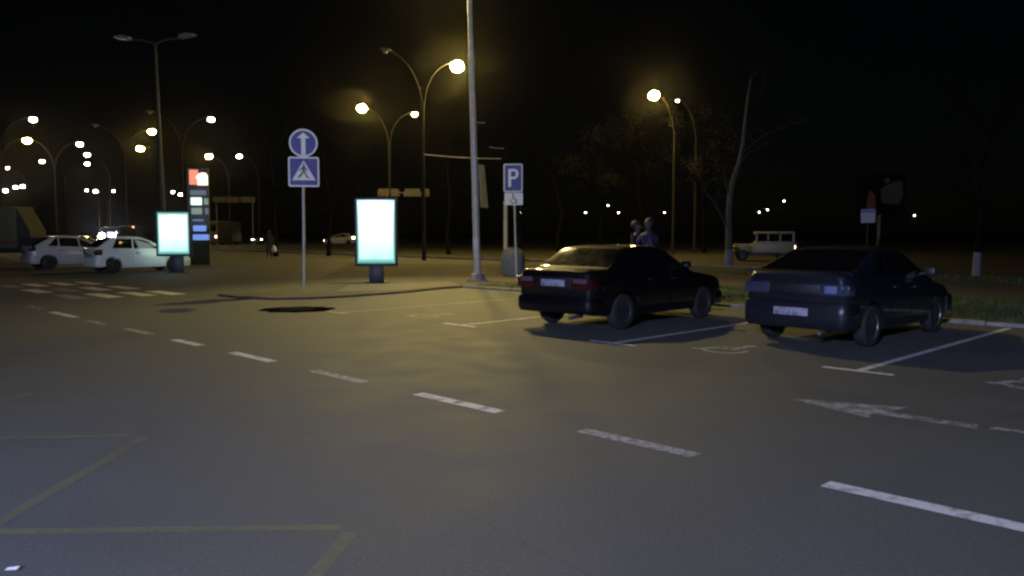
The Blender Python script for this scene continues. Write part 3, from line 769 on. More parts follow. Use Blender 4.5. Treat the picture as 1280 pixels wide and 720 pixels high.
# ------------------------------------------------------------------ street lamps
def lamp_post(px, D, H, on, label, bulb='bulb_mid', arm=2.4, br=.17, group='twin arm street lamps along the road', single=None, seg=8, name='street_lamp'):
    root = empty(name, at(px, D), 0, label, 'street lamp', group)
    zs = H*.74
    mb=MB(); mb.tube([(0,0,0),(0,0,.9),(0,0,.95),(0,0,zs),(0,0,zs+.5)],[.13,.125,.10,.075,.07],seg); mb.build('pole', M['lamppole'], root)
    for k,s in enumerate((-1,1)):
        if single is not None and s != single: continue
        pts=[]
        for i in range(9):
            f=i/8; a=f*math.pi/2
            pts.append(N*(s*arm*(1-math.cos(a*.92))/(1-math.cos(.92*math.pi/2))*.92+s*.05) + Vector((0,0,zs+(H-zs)*math.sin(a*.92)/math.sin(.92*math.pi/2))))
        mb=MB(); mb.tube(pts,[.05-.02*i/8 for i in range(9)],6); ar=mb.build('arm', M['lamppole'], root)
        tip=pts[-1]; dirv=(pts[-1]-pts[-2]).normalized()
        q=Matrix.Translation(tip)@N.to_track_quat('X','Z').to_matrix().to_4x4() if s>0 else Matrix.Translation(tip)@(-N).to_track_quat('X','Z').to_matrix().to_4x4()
        mb=MB(); mb.ball((.30,0,.05),(.38,.15,.075),q,12); mb.build('lamp_head', M['darksteel'], ar)
        rb=br*on[k] if on[k] else .13
        mb=MB(); mb.ball((.34,0,-.03-rb*.35),(rb*1.05,rb,rb*(.86 if 'near' in bulb else .70)),q,12); mb.build('lamp_bulb', M[bulb] if on[k] else M['bulb_off'], ar)  # lit bulbs oversized, their bloom is built into the shape
    if single is None:
        zc=zs+(H-zs)*.42; 
        mb=MB(); o=N*(arm*.10); mb.tube([Vector((0,0,zc))-o,Vector((0,0,zc))+o],.02,6); mb.build('crossbar', M['lamppole'], root)
    return root
def Dof(y, H=11.4): return (H-.15-CH)*F/(HOR-y)
lamp_post(530, 48, 11.6, (0,1), 'twin arm street lamp with one brilliant lit head, just left of the tall mast', 'bulb_near', br=.36)
lamp_post(841, 61.5, 11.5, (1,0), 'single lit street lamp rising behind the bonnet of the black sedan', 'bulb_near_dim', single=-1, br=.36)
lamp_post(488, 67, 11.4, (1,.55), 'twin arm street lamp with two lit heads above the large lit poster', 'bulb_near_dim', br=.34)
lamp_post(160, 80, 11.6, (0,1), 'twin arm street lamp with dark left head, behind the small lit poster', 'bulb_mid', br=.36)
lamp_post(231, 70, 11.4, (0,1), 'tall twin arm street lamp curving above the fuel price sign, one head lit', 'bulb_far', br=.26)
lamp_post(207, 98, 11.4, (1,0), 'single arm street lamp whose lit head hangs left of the grey floodlight mast', 'bulb_mid', single=-1, br=.40)
lamp_post(288, 108, 11.4, (1,0), 'lit street lamp just right of the top of the fuel price sign', 'bulb_mid', single=-1, br=.40)
lamp_post(325, 108, 11.4, (1,0), 'faint small street lamp midway between price sign and round blue sign', 'bulb_far', single=-1, br=.32)
lamp_post(72, 90, 11.4, (1,1), 'street lamp with two lit heads above the silver white hatchback', 'bulb_far', br=.31)
lamp_post(140, 106, 11.4, (1,0), 'street lamp with lit left head and curved arm, above the white hatchback', 'bulb_far', single=-1, br=.32)
lamp_post(5, 70, 11.4, (0,1), 'highest lit street lamp at the left edge', 'bulb_far', br=.29, single=1)
lamp_post(4, 86, 11.4, (0,1), 'brightest hazy street lamp at the left edge, above the box truck', 'bulb_mid', br=.40, single=1)
lamp_post(85, 116, 11.4, (1,1), 'farther street lamp with two small lit heads behind the one above the silver hatchback', 'bulb_far', br=.29, arm=2.7)
lamp_post(37, 128, 11.4, (1,0), 'lone small lit street lamp halfway down the left edge', 'bulb_far', br=.20, single=-1)
lamp_post(868, 64.5, 11.5, (1,0), 'small white street lamp right of the lit lamp behind the black sedan', 'bulb_tiny', br=.11, single=-1)
tiny = [(6,240,'bulb_far',.16,'small distant street lamp, leftmost of the low row above the box truck'),
        (17,239,'bulb_far',.30,'second and biggest distant lamp in the low row above the box truck'),
        (30,235,'bulb_far',.26,'third distant lamp from left in the low row above the box truck'),
        (39,234,'bulb_far',.26,'rightmost distant lamp in the low row above the box truck'),
        (117,239,'bulb_far',.16,'leftmost of three distant lamps above the white hatchback roof'),
        (128,240,'bulb_far',.28,'middle and biggest of three distant lamps above the white hatchback roof'),
        (150,240,'bulb_far',.16,'rightmost of three distant lamps above the white hatchback roof'),
        (223,241,'bulb_far',.2,'left one of two distant lamps touching the price sign edge'),
        (232,244,'bulb_far',.26,'right one of two distant lamps touching the price sign edge')]
for x,y,b,br,lab in tiny:
    H=11.4; D=Dof(y,H)
    lamp_post(x+1764/D*.9, D, H, (1,0), lab, b, br=br*1.6, single=-1, seg=6, group='distant street lamps')
far = [(651,266.5,'tiny distant lamp just right of the disabled parking sign pole'),(732,266.5,'tiny distant lamp above the black sedan rear window'),
       (760,258,'higher tiny distant lamp above the black sedan roof'),(773,266.5,'tiny distant lamp left of the person in the blue jacket'),
       (830,266.5,'tiny distant lamp between the person in blue and the lit lamp pole'),(948,266,'left tiny lamp above the cream jeep'),
       (958,263,'middle tiny lamp above the cream jeep'),(978,252.5,'highest tiny greenish lamp above the cream jeep'),(1141,270,'lone tiny white lamp right of the dim billboard')]
for x,y,lab in far:
    H=8.0; D=(H-.2-CH)*F/(HOR-y)
    lamp_post(x+900/D, D, H, (1,0), lab, 'bulb_tiny', arm=1.2, br=.15*D/240+.02, single=-1, seg=6, group='tiny lamps beyond the trees')

# ------------------------------------------------------------------ floodlight masts
def mast(pos, H, lean, lit, label, ang, arm=1.8, base=.15, top=.07, pm='steel'):
    root = empty('floodlight_mast', pos, 0, label, 'light mast', 'tall floodlight masts')
    lx=lean
    mb=MB(); mb.tube([(0,0,.0),(0,0,.05),(lx*.3,0,H*.3),(lx,0,H)],[base,base,base*.86,top],14); mb.build('pole', M[pm], root)
    mb=MB(); mb.box((-.34,-.34,0),(.34,.34,.05),bev=.01)
    mb.lathe([(.24,.05),(.20,.22),(.17,.24),(.001,.24)],16)
    for sx in (-1,1):
        for sy in (-1,1): mb.lathe([(.03,.05),(.03,.11),(.001,.11)],8,Matrix.Translation((sx*.27,sy*.27,0)))
    mb.build('base_plate', M['kerb'], root)
    mb=MB(); mb.box((lx*.15-.09,-.17,.9),(lx*.15+.09,-.10,1.4),bev=.008); mb.build('service_hatch', M['steel'], root)
    d=Vector((math.cos(ang),math.sin(ang),0))
    for k,s in enumerate((-1,1)):
        a=Vector((lx,0,H-.05)); b=a+d*s*arm+Vector((0,0,.28))
        mb=MB(); mb.tube([a,a+d*s*arm*.4+Vector((0,0,.2)),b],.04,8); ar=mb.build('arm', M['darksteel'], root)
        q=Matrix.Translation(b)@(d*s).to_track_quat('X','Z').to_matrix().to_4x4()@Matrix.Rotation(R(-8),4,'Y')
        mb=MB(); mb.prism([(-.1,.02),(-.05,.14),(.35,.17),(.72,.06),(.74,0),(-.1,-.02)],-.19,.19,lambda u,v,w:q@Vector((u,w,v))); hd=mb.build('lamp_head', M['bulb_off'], ar)
        mb=MB(); mb.box((.02,-.15,-.035),(.62,.15,-.022),q); mb.build('lamp_glass', emit('mast_lamp_glass', WARM, 60) if lit[k] else M['bulb_off'], hd)
    return root, Vector(pos)+Vector((lx,0,H))+d*arm*1.15
mp=G(597,351,PV)
root_m, headpos = mast(mp, 11.1, -.28, (0,1), 'tall grey floodlight mast rising out of frame beside the parking sign', R(135), arm=1.2, base=.12, top=.065)
mast(at(207,44), 11.5, -.22, (0,0), 'thin grey mast with two unlit lamp heads behind the small lit poster', R(-8), arm=1.5, base=.15, top=.05, pm='dullsteel')

# ------------------------------------------------------------------ signs
def face_cam(loc, yaw=0): return math.atan2(-loc.x, loc.y)*-1*-1 + yaw
def rounded(w,h,r,n=5):
    P=[]
    for cx,cy,a0 in ((w/2-r,h/2-r,0),(-w/2+r,h/2-r,90),(-w/2+r,-h/2+r,180),(w/2-r,-h/2+r,270)):
        for k in range(n+1):
            a=R(a0+90*k/n); P.append((cx+r*math.cos(a), cy+r*math.sin(a)))
    return P
def plate_mesh(name, P, y0, y1, m, parent, loc=(0,0,0)):
    mb=MB(); mb.prism(P, y1, y0, lambda u,v,w:(u,w,v)); return mb.build(name, m, parent, smooth=30, loc=loc)
def circ(r,n=40,cx=0,cz=0): return [(cx+r*math.cos(k*2*math.pi/n), cz+r*math.sin(k*2*math.pi/n)) for k in range(n)]

# crossing + straight-on signs; signs face the camera (local -y)
b = G(380,363.5,PV)
s1 = empty('traffic_sign', b, R(12), 'grey post with round blue arrow sign above square pedestrian crossing sign', 'traffic sign', 'blue signs on posts')
hsq = zat(233.5,b.y); hc = zat(179,b.y); hs2=zat(196,b.y)
sq = hs2-hsq; dia = zat(161,b.y)-zat(196,b.y)
mb=MB(); mb.tube([(0,0,-.02),(.02,0,1.5),(.035,0,hc-PV+.2)],.035,12); mb.build('post', M['steel'], s1)
ox=.05
cz=hc-PV
r=plate_mesh('arrow_sign', circ(dia/2,48), -.05,-.075, M['white'], s1, (ox,0,cz))
plate_mesh('blue_disc', circ(dia/2*.88,48), -.077,-.081, M['blue'], r)
a=dia/2
plate_mesh('arrow', [(-.055,-a*.85),(.055,-a*.85),(.055,a*.34),(.17,a*.34),(0,a*.74),(-.17,a*.34),(-.055,a*.34)], -.083,-.086, M['white'], r)
cz=(hsq+hs2)/2-PV
r=plate_mesh('crossing_sign', rounded(sq*1.0,sq*.99,.05), -.05,-.075, M['white'], s1, (ox,0,cz-.005))
plate_mesh('blue_field', rounded(sq*.90,sq*.89,.03), -.077,-.081, M['blue'], r)
plate_mesh('white_triangle', [(-sq*.38,-sq*.28),(sq*.38,-sq*.28),(0,sq*.38)], -.083,-.086, M['white'], r)
mb=MB()
def pr(P): mb.prism([(x*sq,z*sq) for x,z in P],-.091,-.088,lambda u,v,w:(u,w,v))
pr(circ(.035,12,.0,.235)); pr([(-.035,.19),(.035,.2),(.045,.0),(-.04,-.0)])           # head, torso
pr([(-.042,-.002),(.01,-.002),(-.10,-.17),(-.20,-.215),(-.19,-.17)]); pr([(.0,-.004),(.05,-.004),(.11,-.13),(.2,-.215),(.14,-.215),(.07,-.15)])
pr([(-.04,.17),(-.02,.13),(-.12,.02),(-.15,.05)]); pr([(.04,.17),(.13,.05),(.10,.02),(.04,.12)])
mb.build('walking_figure', M['signblack'], r, smooth=None)

# parking sign with wheelchair plate
b = G(646,349,PV)
s2 = empty('parking_sign', b, R(-6), 'blue P parking sign with white wheelchair plate on a grey post', 'traffic sign', 'blue signs on posts')
k=b.y/F
zt,zm,zb_ = zat(205,b.y)-PV, zat(240,b.y)-PV, zat(256.5,b.y)-PV
mb=MB(); mb.tube([(0,0,-.02),(-.05,0,1.5),(-.11,0,zt-.1)],.035,12); mb.build('post', M['steel'], s2)
w_=23.5*k; ox=-.12; h_=zt-zm
r=plate_mesh('parking_plate', rounded(w_,h_,.05), -.05,-.075, M['white'], s2, (ox,0,(zt+zm)/2))
plate_mesh('blue_field', rounded(w_*.88,h_*.92,.03), -.077,-.081, M['blue'], r)
mb=MB()
mb.prism([(-.16,-.30),(-.07,-.30),(-.07,.30),(-.16,.30)],-.086,-.083,lambda u,v,w:(u,w,v))
P=[(-.068,.30)]+[(.04+.145*math.cos(R(90-180*i/12)), .13+.17*math.sin(R(90-180*i/12))) for i in range(13)]+[(-.068,-.04),(-.068,.04)]+[(.035+.06*math.cos(R(-90+180*i/12)), .13+.09*math.sin(R(-90+180*i/12))) for i in range(13)]+[(-.068,.22)]
mb.prism(P,-.086,-.083,lambda u,v,w:(u,w,v)); mb.build('letter', M['white'], r, smooth=None)
h2=zm-zb_-.03
r=plate_mesh('wheelchair_plate', rounded(w_*.97,h2,.03), -.05,-.072, M['white'], s2, (ox+.02,0,(zm+zb_)/2-.01))
mb=MB()
for i,P in enumerate(wheelchair(None,.09)): mb.prism([(x*.30,z*.30) for x,z in P],-.0755-.0006*i,-.073,lambda u,v,w:(u,w,v))
mb.build('wheelchair_icon', M['signblack'], r, smooth=None)

# tan wooden post and pale litter bin behind the sign
mb=MB(); H=zat(254,32)-PV; mb.tube([(0,0,0),(0,0,H)],[.085,.075],10); mb.lathe([(.10,0),(.095,.05),(.001,.06)],10,Matrix.Translation((0,0,H)))
tag(mb.build('wooden_post', M['banner'], loc=at(632,32,PV)), 'plain tan wooden post standing behind the parking sign', 'post')
p=at(641,30.5,PV)
e=empty('litter_bin', p, R(-15), 'pale rounded litter bin with dark slot behind the parking sign post', 'litter bin')
mb=MB(); mb.lathe([(.36,0),(.40,.04),(.44,.3),(.45,.62),(.42,.82),(.30,.97),(.12,1.03),(.001,1.04)],28); mb.build('bin_body', M['binwhite'], e)
mb=MB(); mb.box((-.20,-.455,.66),(.16,-.30,.80),Matrix.Rotation(R(-8),4,'X'),bev=.02); mb.build('slot', M['black'], e)
# banner on its bracket behind the mast
p=at(600.5,30.5,PV); zb0,zb1=zat(259,p.y)-PV,zat(206,p.y)-PV
e=empty('street_banner', p, 0, 'narrow pale yellow banner hanging beside the tall floodlight mast', 'banner')
mb=MB(); mb.tube([(-.06,.06,0),(-.06,.06,zb1+.05)],.03,8); mb.build('banner_pole', M['darksteel'], e)
d_=Vector((.26,.62,0))
mb=MB(); P0=Vector((-.03,0,0)); q=Vector((d_.y,-d_.x,0)).normalized()*.008
A=[P0+Vector((0,0,zb1)),P0+d_*.62+Vector((0,0,zb1+.02)),P0+d_*.95+Vector((.05,0,zb0-.02)),P0+Vector((.06,0,zb0))]
va=[mb.bm.verts.new(v+q) for v in A]; vb=[mb.bm.verts.new(v-q) for v in A]
mb.bm.faces.new(va); mb.bm.faces.new(vb[::-1])
for i in range(4): mb.bm.faces.new([va[i],vb[i],vb[(i+1)%4],va[(i+1)%4]])
mb.build('banner_cloth', M['banner'], e, smooth=None)

# ------------------------------------------------------------------ backlit posters
def citylight(px, D, z, wpx, ytop, ybot, label, yaw, legw, legx=0):
    loc=at(px, D, z); k=D/F; w=wpx*k; zt=zat(ytop,D)-z; zb=zat(ybot,D)-z
    e=empty('poster_stand', loc, yaw, label, 'lit poster', 'backlit posters on stands')
    h=zt-zb; fw=.07
    mb=MB(); y0,y1=-.11,.11
    mb.box((-w/2-fw,y0,zb-fw*1.3),(-w/2,y1,zt+fw),bev=.015); mb.box((w/2,y0,zb-fw*1.3),(w/2+fw,y1,zt+fw),bev=.015)
    mb.box((-w/2+.001,y0,zt),(w/2-.001,y1,zt+fw-.002),bev=.01); mb.box((-w/2+.001,y0,zb-fw*1.3+.002),(w/2-.001,y1,zb),bev=.01)
    mb.box((-w/2-.001,-.02,zb),(w/2+.001,y1-.01,zt)); mb.build('frame', M['black'], e)
    mb=MB(); mb.box((-w/2+.002,-.085,zb+.002),(w/2-.002,-.03,zt-.002)); mb.build('poster', M['poster'], e, smooth=None)
    mb=MB(); mb.box((-w/2+.002,y1-.012,zb+.002),(w/2-.002,y1-.004,zt-.002)); mb.build('rear_fill_poster', M['poster_rear_fill'], e, smooth=None)  # added glowing back, lights the car behind
    mb=MB(); mb.box((legx-legw/2,-.09,0),(legx+legw/2,.09,zb-fw*1.3+.004),bev=.01); mb.build('leg', M['black'], e)
    mb=MB(); mb.box((legx-legw*.75,-.30,.0),(legx+legw*.75,.30,.025),bev=.006); mb.build('base_plate', M['black'], e)
    return e
citylight(471, 26.3, PV, 46.5, 250, 329, 'large backlit teal poster in a black frame on one thick leg', R(4), .45)
citylight(218.5, 33.5, 0, 36.5, 265.5, 317.5, 'smaller backlit teal poster in front of the white hatchback nose', R(12), .50, .1)
# pale paving apron around the large poster
slab('poster_apron', [G(418,365,PV),G(500,363,PV),G(575,356,PV),G(560,352,PV),G(440,356,PV)], PV-.01, PV+.006, mat('apron_paving',(.10,.097,.082),.85,var=.2,scale=3,bump=.3))

# ------------------------------------------------------------------ fuel price stele
def stele():
    D=42; loc=at(250,D); k=D/F
    e=empty('price_sign', loc, R(14), 'tall dark fuel price sign with red white logo and green blue panels', 'price sign')
    zt=zat(210,D); w=25*k
    mb=MB(); mb.box((-w/2,-.16,0),(w/2,.16,zt),bev=.02); mb.build('column', M['steleframe'], e)
    def pan(nm,x0,x1,y0,y1,m,r=.04,yy=-.165,par=e):
        a,b=zat(y1,D),zat(y0,D); xx0=(x0-250)*k; xx1=(x1-250)*k; xx0,xx1=min(xx0,xx1),max(xx0,xx1)
        return plate_mesh(nm, [(p[0]+(xx0+xx1)/2,p[1]+(a+b)/2) for p in rounded(xx1-xx0,b-a,min(r,(b-a)*.3))], yy+.01, yy-.012, m, e)
    mred=emit('logo_red',(1.0,.16,.08),.9,(.3,.02,.02)); mpale=emit('logo_white',(1.0,.78,.5),2.2)
    pan('logo_red_field',240.5,251,212.5,231,emit('logo_pale_red',(1.0,.30,.17),1.0,(.3,.02,.02)),.02)
    D_=D
    P=[((x-250)*k,zat(y,D)) for x,y in ((250,231.5),(250.5,225),(248,222),(251,218),(255,216),(260,216.5),(262,220),(262,231.5))]
    plate_mesh('logo_white_shape',P,-.172,-.186,mpale,e)
    mg=emit('digit_mint',(.72,1.0,.85),1.3); mg2=emit('digit_dim_green',(.35,.55,.35),.35); mb1=emit('digit_blue',(.06,.22,.6),.4); mb2=emit('digit_pale_blue',(.20,.36,1.0),.8); mgy=emit('digit_grey',(.2,.22,.22),.25)
    for (x0,x1,y0,y1,m) in ((241,260,238,244,mgy),(241.5,254.5,247,256.5,mg),(257,262,248,256,mg2),(242,254.5,260,268,mg2),(258,262,260,268,mgy),
                            (243,256,274,276.5,mb1),(243.5,259,282,289,mb2),(243,262,293,300,mb2)):
        pan('price_panel',x0,x1,y0,y1,m)
stele()

# ------------------------------------------------------------------ boards, far signs, wires
def board(px0,px1,y0,y1,D,label,panels,posts):
    cx=(px0+px1)/2; loc=at(cx,D); k=D/F
    e=empty('road_sign_gantry', loc, R(5), label, 'road sign', 'tan boards above the far road')
    za,zb=zat(y1,D),zat(y0,D)
    for p in posts:
        mb=MB(); mb.tube([((p-cx)*k,.12,0),((p-cx)*k,.12,zb)],.06,8); mb.build('post', M['darksteel'], e)
    mb=MB(); mb.box(((px0-cx)*k,.06,(za+zb)/2-.05),((px1-cx)*k,.12,(za+zb)/2+.05)); mb.build('crossbeam', M['darksteel'], e)
    for (a,b,sl) in panels:
        mb=MB(); P=[((a-cx)*k-sl*k,za),((b-cx)*k+sl*k,za),((b-cx)*k,zb),((a-cx)*k,zb)]
        mb.prism(P,.05,.0,lambda u,v,w:(u,w,v)); mb.build('sign_board', M['tan'], e, smooth=None)
board(473,538,236,245.5,70,'row of tan boards on posts just above the large lit poster',((474,499,1),(507,525,2),(531,537,0)),(484,))
board(267,320,246,253,82,'dim tan board on posts right of the fuel price sign',((268,300,0),(302,319,0)),(272,316))
def small_sign():
    D=30; loc=at(1083,D,PV); k=D/F
    e=empty('notice_sign', loc, R(-18), 'small white notice with blue top on a thin post above the blue grey sedan', 'sign')
    za,zb=zat(278.5,D)-PV,zat(261.5,D)-PV
    mb=MB(); mb.tube([(0,.03,0),(0,.03,zb-.05)],.022,8); mb.build('post', M['black'], e)
    o=plate_mesh('notice_board',[(x,z+(za+zb)/2) for x,z in rounded(16.5*k,zb-za,.03)],.0,-.015,mat('notice_white',(.24,.24,.24),.6,var=.1),e)
    plate_mesh('blue_header',[(x,z+zb-(zb-za)*.14) for x,z in rounded(15.5*k,(zb-za)*.24,.01)],-.016,-.019,mat('notice_blue',(.09,.09,.2),.6),o)
small_sign()
def billboard():
    D=46; loc=at(1098,D); k=D/F
    e=empty('billboard', loc, R(-22), 'dim billboard with red and tan picture behind the small white notice', 'billboard')
    za,zb=zat(268,D),zat(218,D)
    mb=MB(); mb.box((-28*k,0,za),(28*k,.15,zb),bev=.02); mb.build('panel', mat('billboard_dark',(.005,.0045,.004),1,spec=0), e)
    mb=MB(); mb.tube([(0,.2,0),(0,.2,za+.3)],.12,10); mb.build('post', M['black'], e)
    zz=lambda y:zat(y,D)
    plate_mesh('tan_panel',[((x-1098)*k,zz(y)) for x,y in ((1098,236),(1113,227),(1122,227),(1124,245),(1119,256),(1100,254))],-.002,-.008,mat('billboard_tan',(.028,.022,.008),.8,var=.3,scale=3),e)
    plate_mesh('red_panel',[((x-1098)*k,zz(y)) for x,y in ((1086,238),(1092,244),(1093,262),(1082,262),(1083,250))],-.010,-.015,mat('billboard_red',(.09,.02,.008),.8,var=.3,scale=3),e)
    plate_mesh('rosy_spot',[((x-1098)*k,zz(y)) for x,y in circ(3.5,14,1105,226)],-.010,-.015,mat('billboard_rose',(.04,.016,.012),.8),e)
billboard()
def wire(name, pts, r, label):
    mb=MB(); P=[]
    for a,b in zip(pts,pts[1:]):
        for i in range(10):
            f=i/10; q=a.lerp(b,f); q.z-=.25*4*f*(1-f)*min(1,(b-a).length/20); P.append(q)
    P.append(pts[-1]); mb.tube(P,r,5)
    return tag(mb.build(name, M['steel'], smooth=40), label, 'wire', 'overhead wires by the mast')
def wp(px,py,D): v=at(px,D); v.z=zat(py,D); return v
wire('overhead_wire',[wp(531,193,47.9),wp(626,198.5,47)],.022,'pale overhead wire running from the street lamp pole behind the mast')
wire('span_wire',[wp(596,153,40),wp(607,153.5,40)],.018,'short upper wire glinting right of the tall mast')
wire('span_wire',[wp(612,184,42),wp(630,185.5,42)],.018,'short lower wire glinting right of the tall mast')

# ------------------------------------------------------------------ trees
def grow(mb, p, d, L, r, depth, rng, leaves=None, spread=.6):
    n=4; pts=[p]; rad=[r]; q=p.copy(); dd=d.copy()
    for i in range(n):
        dd=(dd+Vector((rng.gauss(0,.10),rng.gauss(0,.10),rng.gauss(.03,.06)))).normalized()
        q=q+dd*(L/n); pts.append(q.copy()); rad.append(r*(1-.45*(i+1)/n))
    mb.tube(pts,rad,6 if r>.03 else 4 if r>.012 else 3,cap=False)
    if depth==0:
        if leaves is not None:
            for i in range(7): leaves.append(q+Vector((rng.gauss(0,.25),rng.gauss(0,.25),rng.gauss(0,.22))))
        return
    for k in range(rng.choice((2,3,3))):
        a=rng.uniform(0,6.28); o=Vector((math.cos(a),math.sin(a),rng.uniform(-.2,.5)))
        i=rng.choice((2,3,4)); nd=(dd+o*spread*rng.uniform(.6,1.2)).normalized()
        grow(mb, pts[i], nd, L*rng.uniform(.6,.8), rad[i]*.68, depth-1, rng, leaves, spread)
def tree(px, D, z, H, r, label, seed, m='bark', depth=4, white=0, leafy=False, trunkpts=None, group='bare trees beyond the footpath'):
    rng=random.Random(seed)
    root=empty('tree', at(px,D,z), 0, label, 'tree', group)
    if trunkpts is None:
        trunkpts=[Vector((0,0,-.05)),Vector((rng.gauss(0,.05),0,H*.15)),Vector((rng.gauss(0,.12),rng.gauss(0,.1),H*.3)),Vector((rng.gauss(0,.2),rng.gauss(0,.2),H*.45)),Vector((rng.gauss(0,.3),rng.gauss(0,.3),H*.62))]
    n=len(trunkpts); rad=[r*(1-.62*i/(n-1)) for i in range(n)]; rad[0]*=1.2
    mb=MB(); mb.tube(trunkpts,rad,10); mb.build('trunk', M[m], root, smooth=60)
    if white:
        mb=MB(); f=white/(trunkpts[1].z); mb.tube([trunkpts[0],trunkpts[0].lerp(trunkpts[1],f)],[rad[0]*1.03,(rad[0]+(rad[1]-rad[0])*f)*1.04],10); mb.build('whitewash', M['whitewash'], root, smooth=60)
    mb=MB(); lv=[] if leafy else None
    for i in range(2,n):
        for k in range(3):
            a=rng.uniform(0,6.28); grow(mb, trunkpts[i], Vector((math.cos(a),math.sin(a),rng.uniform(.5,1.3))).normalized(), H*.19, rad[i]*.55, depth-1, rng, lv)
    grow(mb, trunkpts[-1], (trunkpts[-1]-trunkpts[-2]).normalized(), H*.2, rad[-1]*.9, depth-1, rng, lv)
    mb.build('branches', M[m] if m=='palebark' else M['twig'], root, smooth=60, recalc=False)
    if leafy:
        mb=MB()
        for c in lv:
            a=rng.uniform(0,6.28); u=Vector((math.cos(a),math.sin(a),rng.gauss(0,.5))).normalized()*rng.uniform(.05,.11); v=u.orthogonal().normalized()*rng.uniform(.03,.06)
            mb.poly([c-u,c+v,c+u,c-v])
        mb.build('foliage', M['leaf'], root, smooth=None, recalc=False)
    return root
def tp(px,py,D,base):
    v=at(px,D); v.z=zat(py,D); return v-base
# pale forked tree by the jeep
D=39.7; base=at(911,D,PV)
root=empty('tree', base, 0, 'slender pale forked tree with whitewashed foot left of the cream jeep', 'tree', 'bare trees beyond the footpath')
tr=[(911,333),(910.5,300),(910,270),(911,245),(914,228),(921,205),(926,180),(928,150),(931,120),(934,98)]
trp=[tp(x,y,D,base) for x,y in tr]; trp[0]=Vector((0,0,-.05))
mb=MB(); mb.tube(trp,[.19,.16,.145,.13,.12,.10,.085,.065,.045,.02],10); mb.build('trunk', M['palebark'], root, smooth=60)
mb=MB(); mb.tube([trp[0],trp[0].lerp(trp[1],.62)],[.197,.178],10); mb.build('whitewash', M['whitewash'], root, smooth=60)
rng=random.Random(5)
mb=MB()
for P,r0 in (([(909,285),(900,268),(890,250),(880,236),(872,222)],.07),([(911,246),(905,228),(900,208)],.06),([(927,190),(940,178),(958,165),(985,156),(1005,150)],.045),([(933,100),(940,92),(946,85)],.02),([(934,97),(935,86)],.018),
             ([(930,128),(945,118),(952,104)],.025),([(926,182),(915,168),(906,150)],.03),([(922,205),(934,190),(946,186)],.03)):
    q=[tp(x,y,D,base)+Vector((0,rng.uniform(-.5,.5)*i/len(P),0)) for i,(x,y) in enumerate(P)]
    mb.tube(q,[r0*(1-.7*i/(len(P)-1)) for i in range(len(P))],6)
    for qq in q[1:]:
        for k in range(3):
            a=rng.uniform(0,6.28); grow(mb,qq,Vector((math.cos(a),math.sin(a)*.7,rng.uniform(.1,1))).normalized(),rng.uniform(.5,1.0),r0*.25,1,rng)
mb.build('branches', M['palelimb'], root, smooth=60, recalc=False)
tree(1220,31,PV,8.5,.13,'dark tree with whitewashed foot on the grass right of the blue grey sedan',21,white=.85)
tree(880,66,0,11.5,.16,'thin leafy tree right of the lit lamp behind the black sedan',33,leafy=True)
tree(802,71,0,12,.18,'leafy tree directly behind the lit lamp pole beyond the sedan',34,leafy=True)
tree(752,70,0,11,.17,'leafy tree left of the lit lamp beyond the black sedan',35,leafy=True)
tree(698,64,0,10,.16,'bare dark tree beyond the black sedan rear window',36)
tree(650,74,0,11,.18,'bare dark tree far behind the parking sign',37)
tree(345,56,0,10.5,.16,'bare tree whose trunk stands behind the person with the bag',38)
tree(411,57,0,9,.15,'bare tree between the crossing sign and the large lit poster',39)
tree(561,60,0,10,.15,'bare tree left of the mast beyond the pavement edge',40)
tree(447,60,0,9,.13,'thin bare tree rising just left of the large lit poster',41)

